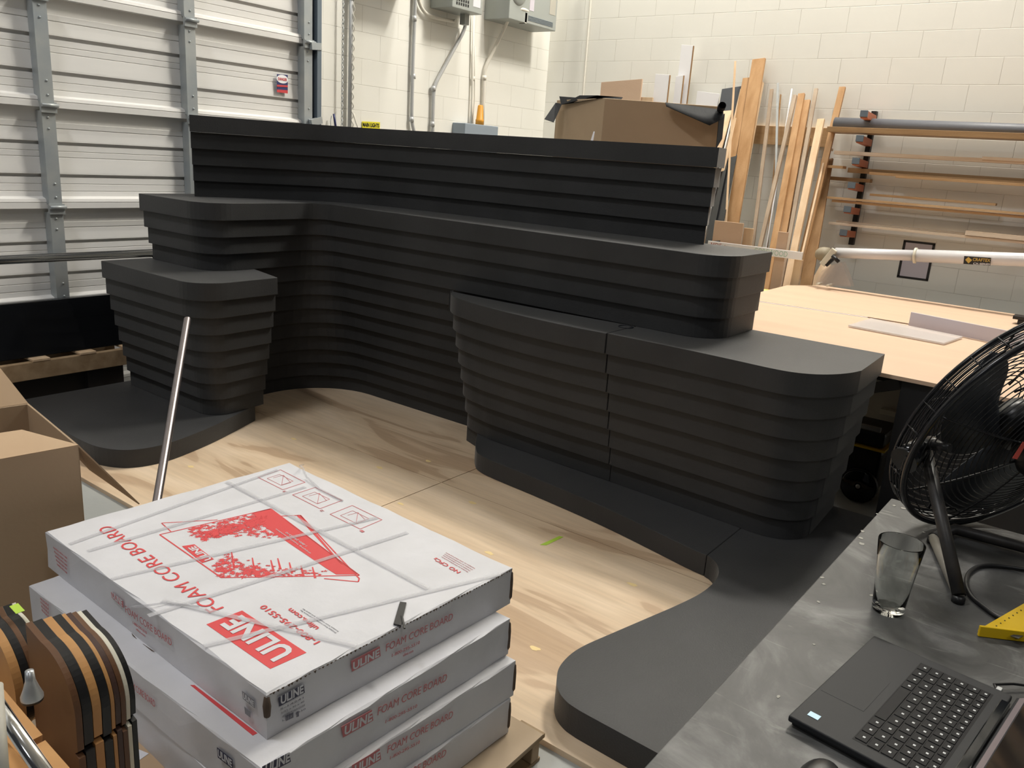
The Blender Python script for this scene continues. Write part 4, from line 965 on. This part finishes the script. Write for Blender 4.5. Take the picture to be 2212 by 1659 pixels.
MB().flat(gd, (-1, 0, 0), .004).build('blade_guard', 'clear', sa)
gd2 = [p+Vector((.09, 0, 0)) for p in gd]; MB().flat(gd2, (-1, 0, 0), .004).build('blade_guard', 'clear', sa)
for p_ in ((1765, 614), (1787, 617)):
    c = fx(*p_, -.99); MB().tube([c, c+Vector((.12, 0, 0))], .010, 12).build('guard_roller', 'creamveneer', sa)
lb0, lb1 = fx(2083, 553, -.897), fx(2141, 557, -.897); lb2 = fx(2139, 574, -.897); lb3 = fx(2081, 570, -.897)
MB().flat([lb0, lb1, lb2, lb3], (-1, 0, 0), .002).build('badge', 'blackink', sa)
text('lettering', 'CRAFTEX', 'gold', sa, fx(2101, 563.5, -.9005), fx(2139, 566, -.9005), .022, (-1, 0, 0), bold=.02)
text('lettering', 'CX-SERIES', 'white', sa, fx(2102, 571, -.9005), fx(2138, 573, -.9005), .013, (-1, 0, 0), bold=.01)
dmd = [fx(*p, -.9005) for p in ((2085, 561), (2092, 555), (2100, 562), (2092, 569))]; MB().flat(dmd, (-1, 0, 0), .001).build('emblem', 'gold', sa)
# bucket
c = fx(1654, 629, -1.15); bk = empty('bucket', (c.x, c.y, 0), 'yellow plastic bucket rim showing behind the tall counter end', 'bucket')
MB().lathe([(0, 0), (.09, 0), (.108, c.z-.02), (.116, c.z-.015), (.116, c.z), (.106, c.z), (.095, .1), (0, .1)], (c.x, c.y, .001), (0, 0, 1), 32).build('bucket_body', 'conebucket', bk)
# under the table: white case, wheeled dark vacuum
wc = empty('white_case', (-2.4, -4.5, 0), 'off-white sheet metal cabinet under the saw table', 'cabinet')
MB().box((-2.55, -4.9, .0), (-1.9, -3.9, .62)).build('case', 'offwhite', wc, .01); MB().box((-2.60, -4.60, .36), (-2.551, -4.40, .39)).build('ledge', 'creamveneer', wc)
MB().box((-2.62, -4.9, .56), (-2.551, -3.9, .60)).build('dark_rail', 'blackmatte', wc)
vc = empty('shop_vacuum', (-3.05, -4.42, 0), 'dark wheeled tool box with a yellow band under the saw table', 'vacuum')
MB().box((-3.14, -4.56, .06), (-2.86, -4.28, .30)).build('tank', 'blackplastic', vc, .02); MB().box((-3.15, -4.57, .3005), (-2.85, -4.27, .312)).build('yellow_band', 'yellowtool', vc)
MB().box((-3.14, -4.56, .3125), (-2.86, -4.28, .40)).build('lid', 'blackplastic', vc, .02); MB().tube([(-3.14, -4.53, .415), (-3.14, -4.31, .415)], .014, 10).build('handle', 'galv', vc)
c = fx(1851, 1062, -3.17)
wh = MB().lathe([(.02, .0), (.085, .0), (.092, .01), (.092, .03), (.08, .04), (.02, .04)], (c.x, c.y, .093), (1, 0, 0), 28).build('wheel', 'blackgloss', vc)
MB().lathe([(0, -.004), (.012, -.004), (.012, .0)], (c.x, c.y, .093), (1, 0, 0), 12).build('wheel_hub', 'alu', None).parent = wh
MB().lathe([(.093, .005), (.096, .012), (.096, .028), (.093, .035)], (c.x, c.y, .093), (1, 0, 0), 28).build('tyre', 'fantube', None).parent = wh

# ================================================================ GREY WORK TABLE, RIGHT FOREGROUND
wt = empty('work_table', (-6.0, -5.22, 0), 'dusty dark grey worktop in the right foreground', 'table')
yl = -5.385
MB().prism([(-5.445, -5.03), (-7.05, -5.012), (-7.05, -5.21), (-6.45, yl+.03), (-6.30, yl-.01), (-6.10, -5.46), (-5.9, -5.60), (-5.44, -5.62)], .868, .90).build('tabletop', 'worktop', wt, .002)
for (x, y) in ((-5.53, -5.12), (-5.53, -5.54), (-6.95, -5.10)): MB().box((x-.03, y-.03, 0), (x+.03, y+.03, .867)).build('leg', 'blackmatte', wt)
rn = random.Random(5)
for (px, py, r_) in ((1848, 1148, .006), (1842, 1162, .007), (1845, 1175, .009), (1763, 1262, .005), (1760, 1248, .005), (1915, 1092, .006), (1868, 1286, .006), (1665, 1505, .004), (1752, 1300, .004), (1935, 1098, .007), (1980, 1150, .004), (1878, 1110, .004), (1742, 1392, .003), (1770, 1500, .003)):
    w = fz(px+16, py, .9003); MB().flat([(w.x+math.cos(a)*r_*rn.uniform(.5, 1.2), w.y+math.sin(a)*r_*rn.uniform(.4, 1), .9003) for a in [2*PI*i/9 for i in range(9)]], up, .0004).build('glue_spot', 'dust', wt)
# glass
g = fz(1917, 1318, .9008); gl = empty('pint_glass', (g.x, g.y, .9008), 'empty clear pint glass standing on the grey worktop', 'glass')
MB().lathe([(0, 0), (.0265, 0), (.028, .004), (.031, .05), (.0365, .105), (.040, .139), (.0395, .1405), (.0385, .139), (.0351, .105), (.0296, .05), (.0265, .014), (.020, .010), (0, .009)], (g.x, g.y, .9008), up, 64).build('glass_body', 'glass', gl)
# laptop
P0, P1, P2 = fz(1703, 1545, .918), fz(1888, 1372, .918), fz(2180, 1484, .918)
ux = Vector((P1.x-P0.x, P1.y-P0.y, 0)); wdt = ux.length; ux.normalize(); uy = Vector((ux.y, -ux.x, 0)); dep = .213
lp = empty('laptop', (P0.x, P0.y, .9), 'open black laptop on the grey worktop, keyboard towards the viewer', 'laptop')
def LP(u, v, z): return P0+ux*u+uy*v+Vector((0, 0, z-.918))
def lbox(u0, v0, u1, v1, z0, z1): return MB().obox(LP(u0, v0, z0), ux*(u1-u0), uy*(v1-v0), (0, 0, z1-z0))
lbox(0, 0, wdt, dep, .908, .918).build('base', 'laptop', lp, .0025, 3)
lbox(.006, .004, wdt-.006, dep-.004, .901, .9075).build('base_underside', 'blackplastic', lp, .002)
lbox(.095, .006, .200, .071, .918, .9183).build('trackpad', 'laptop', lp, .0001)
lbox(.022, .084, wdt-.022, .192, .9175, .91815).build('keyboard_well', 'key', lp)
stk = MB().flat([LP(.022, .018, .9184), LP(.022, .034, .9184), LP(.034, .034, .9184), LP(.034, .018, .9184)][::1], up, .0003).build('sticker', 'blue', lp); stk.data.materials[0] = mat('blue_sticker', (.35, .60, .80), .3)
kw = wdt-.048; rows = [(14, .011), (14, .016), (13, .016), (12, .016), (11, .016), (8, .016)]; v = .190; ktot = 0
legend = MB(); kk = 0
for ri, (nk, hgt) in enumerate(rows):
    v -= hgt+.0022; u = .024; wk = (kw-(nk-1)*.003)/nk
    for j in range(nk):
        wj = wk
        if ri == 5:
            ws = [.018, .018, .018, .018, .090, .018, .018, .018]; tot = sum(ws)+7*.003; wj = ws[j]*(kw/tot)*1.0
        # the keyboard is seen from its hinge side running left to right
        kk += 1
        if kk <= 90:
            lbox(wdt-u-wj, v, wdt-u, v+hgt, .9182, .9192).build('key', 'key', lp, .0004, 1)
        if not (ri == 5 and j == 4):
            cu_, cv_ = wdt-u-wj*.6, v+hgt*.45; legend.obox(LP(cu_, cv_, .9193), ux*.0035, uy*.0035, (0, 0, .0002))
        u += wj+.003
legend.build('key_legends', 'keyink', lp)
lbox(.030, dep-.010, wdt-.030, dep+.004, .910, .922).build('hinge_bar', 'blackgloss', lp, .002)
ang = math.radians(148); ld = uy*(-math.cos(ang))+Vector((0, 0, math.sin(ang))); ln = ux.cross(ld); ln = ln if ln.z > 0 else -ln
o0 = LP(0, dep+.005, .917)
lid = MB().obox(o0-ln*.005, ux*wdt, ld*.205, ln*.005).build('lid', 'laptop', lp, .002); MB().obox(o0+ux*.008+ld*.018, ux*(wdt-.016), ld*.178, ln*.0006).build('screen', 'screen', lp); MB().obox(o0+ux*.004+ld*.006, ux*(wdt-.008), ld*.010, ln*.0006).build('bezel_strip', 'pinkstrip', lp)
# power cord of laptop
cpx = MB().tube([LP(wdt, dep-.02, .913), LP(wdt+.02, dep-.03, .912), LP(wdt+.05, dep-.01, .910), LP(wdt+.09, dep+.03, .905), LP(wdt+.14, dep+.05, .9035)], .0022, 8)
cr = empty('charging_cable', LP(wdt, dep, .9), 'thin black charging cable plugged into the laptop side', 'cable'); cpx.build('cable', 'blackplastic', cr)
lbox(wdt+.001, dep-.024, wdt+.012, dep-.016, .909, .917).build('plug', 'alu', cr, .001)
# mouse
m0 = fz(1765, 1712, .9); ms = MB(); rows_ = []
for i in range(9):
    a = PI*i/16
    rows_.append((math.cos(a), math.sin(a)))
vs = []; seg = 24
for (c_, s_) in rows_:
    for k in range(seg):
        t = 2*PI*k/seg; vs.append((m0.x+math.cos(t)*.052*c_**.8 if c_ > 0 else m0.x, m0.y+math.sin(t)*.031*max(c_, 0)**.8-.0, .901+.034*s_))
fs = [(i*seg+k, i*seg+(k+1) % seg, (i+1)*seg+(k+1) % seg, (i+1)*seg+k) for i in range(8) for k in range(seg)]; fs.append(tuple(reversed(range(seg))))
ms.add(vs, fs, True); tag(ms.build('computer_mouse', 'blackplastic'), 'black computer mouse at the bottom edge beside the laptop', 'mouse')
# yellow speed square
sq = empty('speed_square', fz(2150, 1375, .9), 'yellow enamelled metal triangle square on the worktop', 'square')
a, b = fz(2113, 1376, .9), fz(2212, 1388, .9); d = (b-a).normalized(); a2 = a; b2 = a+d*.19; nn = up.cross(d)
if nn.dot(CF) < 0: nn = -nn
MB().obox(a2+Vector((0, 0, .001)), d*.19, nn*.006, (0, 0, .020)).build('fence', 'yellowtool', sq, .001)
apx = fz(2225, 1300, .906)
MB().flat([a2+nn*.006+Vector((0, 0, .008)), b2+nn*.006+Vector((0, 0, .008)), a2+(apx-a2)*1.0+Vector((0, 0, .002))], up, .003).build('blade', 'yellowtool', sq)
MB().flat([fz(2182, 1374, .9125), fz(2215, 1362, .9125), fz(2225, 1366, .9125), fz(2200, 1380, .9125)], up, .0008).build('cutout', 'worktop', sq)
mb = MB()
for k in range(9):
    t = .1+.08*k; p = a2.lerp(apx, t)+d*.012; mb.flat([(p.x-.0012, p.y-.0012, .9115), (p.x+.0012, p.y-.0012, .9115), (p.x+.0012, p.y+.0012, .9115), (p.x-.0012, p.y+.0012, .9115)], up, .0006)
mb.build('scale_marks', 'blackink', sq)
# fan cord on the table
cd = MB().tube([Vector((p[0], p[1], .9052)) for p in catmull([(-5.60, -5.50), (-5.663, -5.342), (-5.705, -5.277), (-5.762, -5.256), (-5.824, -5.259), (-5.879, -5.278), (-5.91, -5.306), (-5.93, -5.332), (-5.94, -5.38), (-5.93, -5.44)], 6)], .0045, 10)
tag(cd.build('power_cord', 'blackplastic'), 'looped black power cord lying beside the fan foot', 'cord')

# ================================================================ FAN
fc = fd(2215, 930, 1.75); fn = Vector((.51, .773, .378)).normalized(); FR = .286
fu = Vector((-.835, .551, 0)); fu = (fu-fn*fu.dot(fn)).normalized(); fw = fn.cross(fu)
fan = empty('floor_fan', (fc.x, fc.y, .9), 'large black wire-cage fan tilted upwards on a tubular stand on the worktop', 'fan')
def FP(r, a, h): return fc+(fu*math.cos(a)+fw*math.sin(a))*r+fn*h
def circ(r, h, k=72): return [FP(r, 2*PI*i/k, h) for i in range(k)]
MB().tube(circ(FR, .0), .0075, 10, close=True).build('rim_ring', 'fan', fan)
mb = MB()
for i in range(3): mb.tube(circ(FR+.003, .010+.011*i), .0019, 5, close=True)
MB().tube(circ(FR+.001, .042), .0045, 8, close=True).build('front_ring', 'fan', fan)
for i in range(30):
    a = 2*PI*i/30; mb.tube([FP(FR+.004, a, 0), FP(FR+.004, a, .042)], .0018, 5)
mb.build('side_cage', 'fan', fan)
def grille(h0, dome, nr, name, nsp):
    mb = MB()
    for i in range(nr):
        r_ = .065+(FR-.07)*i/(nr-1); mb.tube(circ(r_, h0+dome*(1-(r_/FR)**2), 60), .0013, 5, close=True)
    for i in range(nsp):
        a = 2*PI*i/nsp+.2; mb.tube([FP(.05+(FR-.05)*j/8, a, h0+dome*(1-((.05+(FR-.05)*j/8)/FR)**2)) for j in range(9)], .0026, 6)
    return mb.build(name, 'fan', fan)
grille(.042, .055, 19, 'front_grille', 8); grille(0, -.055, 19, 'rear_grille', 8)
MB().lathe([(0, -.13), (.045, -.128), (.065, -.115), (.07, -.06), (.062, -.045), (.05, -.02), (0, -.02)], fc, fn, 32).build('motor', 'blackplastic', fan)
MB().lathe([(0, .045), (.045, .045), (.055, .02), (.055, -.015), (0, -.015)], fc+fn*.012, fn, 24).build('blade_hub', 'blackplastic', fan)
for k in range(3):
    mb = MB(); vs = []; nr = 10
    for i in range(nr):
        t = i/(nr-1); r_ = .05+.215*t; wd_ = .25+.55*math.sin(PI*min(1, t*.8+.15)); 
        for s_ in (-1, 0, 1):
            a = 2*PI*k/3+s_*wd_*.8+t*.5; vs.append(FP(r_, a, .022+s_*.024*(1-.3*t)))
    fs = [(i*3+j, i*3+j+1, i*3+j+4, i*3+j+3) for i in range(nr-1) for j in range(2)]; mb.add(vs, fs, True)
    o = mb.build('blade', 'darkpanel', fan); s_ = o.modifiers.new('s', 'SOLIDIFY'); s_.thickness = .002
lc = fd(2207, 980, 1.60); MB().flat([fd(2186, 990, 1.62), fd(2196, 992, 1.62), fd(2217, 957, 1.62), fd(2209, 954, 1.62)], (CF*-1), .002).build('label', 'redlabel', fan)
pv = fd(2000, 955, 1.74)
NF = fz(2072, 1286, .915); RF = fz(2016, 1162, .912)
MB().tube([NF, pv+Vector((0, 0, -.01))], .0125, 14).build('stand_leg', 'fantube', fan)
MB().tube([NF+Vector((0, 0, -.002)), RF], .0105, 12).build('stand_foot_bar', 'dustybar', fan)
MB().tube([RF, fz(2062, 1143, .915), fz(2212, 1182, .915), fz(2330, 1212, .915)], .0125, 12).build('stand_crossbar', 'fantube', fan)
MB().tube([fz(2330, 1212, .915), fz(2400, 1340, .915)], .0125, 12).build('stand_foot_bar', 'fantube', fan)
pv2 = fc+(fc-pv)*1.0; MB().tube([fz(2400, 1340, .915), Vector((pv2.x, pv2.y, pv.z))], .0125, 12).build('stand_leg', 'fantube', fan)
for p in (NF, RF, fz(2400, 1340, .915)): MB().lathe([(0, 0), (.012, 0), (.012, .014), (0, .014)], (p.x, p.y, .9008), up, 12).build('rubber_foot', 'blackplastic', fan)
rimp = FP(FR, PI*0.0, 0)
best = min((FP(FR+.004, 2*PI*i/72, .01) for i in range(72)), key=lambda p: (p-pv).length)
MB().tube([best+(best-fc)*.0, pv], [.03, .018], 12).build('pivot_bracket', 'fan', fan)
kn = pv-CF*.02; MB().tube([kn, fd(2022, 962, 1.68)], [.015, .012], 12).tube([fd(2018, 960, 1.67), fd(2052, 968, 1.64)], [.011, .009], 10).build('tilt_knob', 'blackplastic', fan)

# ================================================================ CHAIR PLY SHELLS IN A RACK, LEFT FOREGROUND
def panel_outline(w, h, r=.07, notch=None):
    """profile in (u along depth, z): rounded front-top and front-bottom, notch on the front edge"""
    pts = [(0, 0)]
    for k in range(17): a = -PI/2+PI/2*k/16; pts.append((w-r*.8+math.cos(a)*r*.8, r*.8+math.sin(a)*r*.8))
    if notch: pts += [(w, notch-.007), (w-.012, notch-.003), (w-.002, notch+.005)]
    for k in range(17): a = PI/2*k/16; pts.append((w-r*1.25+math.cos(a)*r*1.25, h-r*1.25+math.sin(a)*r*1.25))
    pts.append((0, h+.012)); return pts
def shell(x, y_front, z0, w, h, t, m, label, notch=.13, yaw=0.0, green=False, group='veneered boards standing in the rack'):
    P = panel_outline(w, h, .075, notch); vs = []
    cs, sn = math.cos(yaw), math.sin(yaw)
    for dx in (0, t):
        for (u, z) in P:
            lx, ly = dx, (w-u); vs.append((x+lx*cs-ly*sn, y_front+lx*sn+ly*cs, z0+z))
    n = len(P); fs = [(i, (i+1) % n, n+(i+1) % n, n+i) for i in range(n)]
    tr_ = tessellate_polygon([[Vector((p[0], p[1], 0)) for p in P]])
    for a, b, c in tr_:
        fs.append((a, b, c)); fs.append((a+n, c+n, b+n))
    me_ = MB().add(vs, fs); o = me_.build('veneered_board', m, None, .0025, 2)
    bm = bmesh.new(); bm.from_mesh(o.data); bmesh.ops.recalc_face_normals(bm, faces=bm.faces); bm.to_mesh(o.data); bm.free()
    return tag(o, label, 'board', group)
zb_ = .502
xs0 = fz(146, 1450, .87)
mats = [('leatherbrown', .012, 'brown veneered board, nearest of the front row in the rack'), ('leatherblack', .017, 'black board right behind the nearest brown one'), ('leathertan', .016, 'light tan board, brightest of the front row'),
        ('leatherblack', .016, 'black board right of the light tan one'), ('leathertan', .007, 'thin brown-edged board in the middle of the front row'), ('leatherdark', .010, 'very dark brown board right of the thin brown-edged one'),
        ('leatherbrown', .009, 'reddish brown board left of the cream one'), ('creamveneer', .008, 'only cream-coloured board of the front row'), ('leatherblack', .010, 'last black board at the right end of the front row')]
X = xs0.x; Y = xs0.y-.012
for i, (m, t, lab) in enumerate(mats):
    shell(X, Y+i*.0015, zb_, .142, .383-.003*i, t*.84, m, lab, .222+.004*(i % 3), yaw=.02)
    X += t*.84+.0016
w_ = fz(22, 1400, .85); X = w_.x; Y2 = w_.y
b2 = [('leathertan', .014, 'tan board at the left picture edge in the rear row'), ('leatherblack', .012, 'dark board next to the tan one of the rear row'), ('leatherbrown', .009, 'brown board in the middle of the rear row'), ('leatherblack', .014, 'black board with a green tape label in the rear row'), ('creamveneer', .006, 'cream board at the right end of the rear row')]
for i, (m, t, lab) in enumerate(b2):
    o = shell(X, Y2+i*.004, .665, .11, .19-.003*i, t, m, lab, None, yaw=.02, group='veneered boards of the rear row'); 
    if i == 3:
        g_ = MB().flat([(X, Y2+.075, .862), (X+t, Y2+.075, .862), (X+t, Y2+.10, .866), (X, Y2+.10, .866)], up, .0006).build('tape_label', 'green', None); g_.parent = o
    X += t+.002
# rack: shelves, slats and chrome rail
sr = empty('sample_rack', (-7.1, -4.25, 0), 'wooden slatted rack with a chrome rail holding the veneered boards', 'rack')
MB().box((-7.45, -4.55, .470), (-7.00, -3.75, .500)).build('shelf', 'leathertan', sr, .002)
MB().box((-7.45, -4.22, .625), (-7.125, -3.80, .66)).build('shelf_block', 'leathertan', sr, .003)
for (x, y) in ((-7.43, -4.50), (-7.03, -4.50), (-7.43, -3.80), (-7.03, -3.80)): MB().box((x-.015, y-.015, 0), (x+.015, y+.015, .50)).build('leg', 'leathertan', sr)
a, b = fd(10, 1545, .98), fd(110, 1690, .90)
MB().tube([fd(-60, 1440, 1.06), fd(12, 1548, .99), fd(120, 1705, .90)], .009, 16).build('chrome_rail', 'chrome', sr)
MB().bar(fd(-20, 1495, 1.06), fd(72, 1605, 1.01), .022, .012).bar(fd(78, 1617, 1.01), fd(150, 1700, .97), .022, .012).bar(fd(-20, 1610, 1.05), fd(60, 1690, 1.0), .02, .012).build('slat', 'leathertan', sr)
MB().tube([fd(-8, 1480, .80), fd(6, 1700, .74)], .006, 12).build('grey_post', 'offwhite', sr)
mc = fd(68, 1470, 1.22); sp_ = empty('lamp_socket', (mc.x, mc.y, .66), 'brushed metal cup with a black base between the two rows of boards', 'cup')
zc_ = fd(70, 1512, 1.22); MB().lathe([(0, 0), (.015, 0), (.0155, .004)], zc_, up, 28).build('base', 'blackplastic', sp_); MB().lathe([(.0155, .004), (.0155, .008), (.011, .020), (.007, .034), (.006, .050), (0, .0505)], zc_, up, 28).build('cup', 'alu', sp_)
# small parcel on the floor
s0, s1_, s2 = fz(311, 1581, .22), fz(366, 1640, .22), fz(262, 1640, .22)
u1 = Vector((s1_.x-s0.x, s1_.y-s0.y, 0)); v1 = Vector((u1.y, -u1.x, 0)).normalized()*.22
if v1.x > 0: v1 = -v1
pc = empty('parcel', (s0.x, s0.y, 0), 'small tan cardboard parcel with a white address label on the floor', 'parcel')
MB().obox((s0.x, s0.y, .002), u1*1.15, v1, (0, 0, .218)).build('parcel_body', 'cardlight', pc, .003)
b0 = Vector((s0.x, s0.y, .2205)); MB().flat([b0+u1*.15+v1*.22, b0+u1*.62+v1*.12, b0+u1*.9+v1*.8, b0+u1*.2+v1*.8], up, .0006).build('address_label', 'paper', pc)
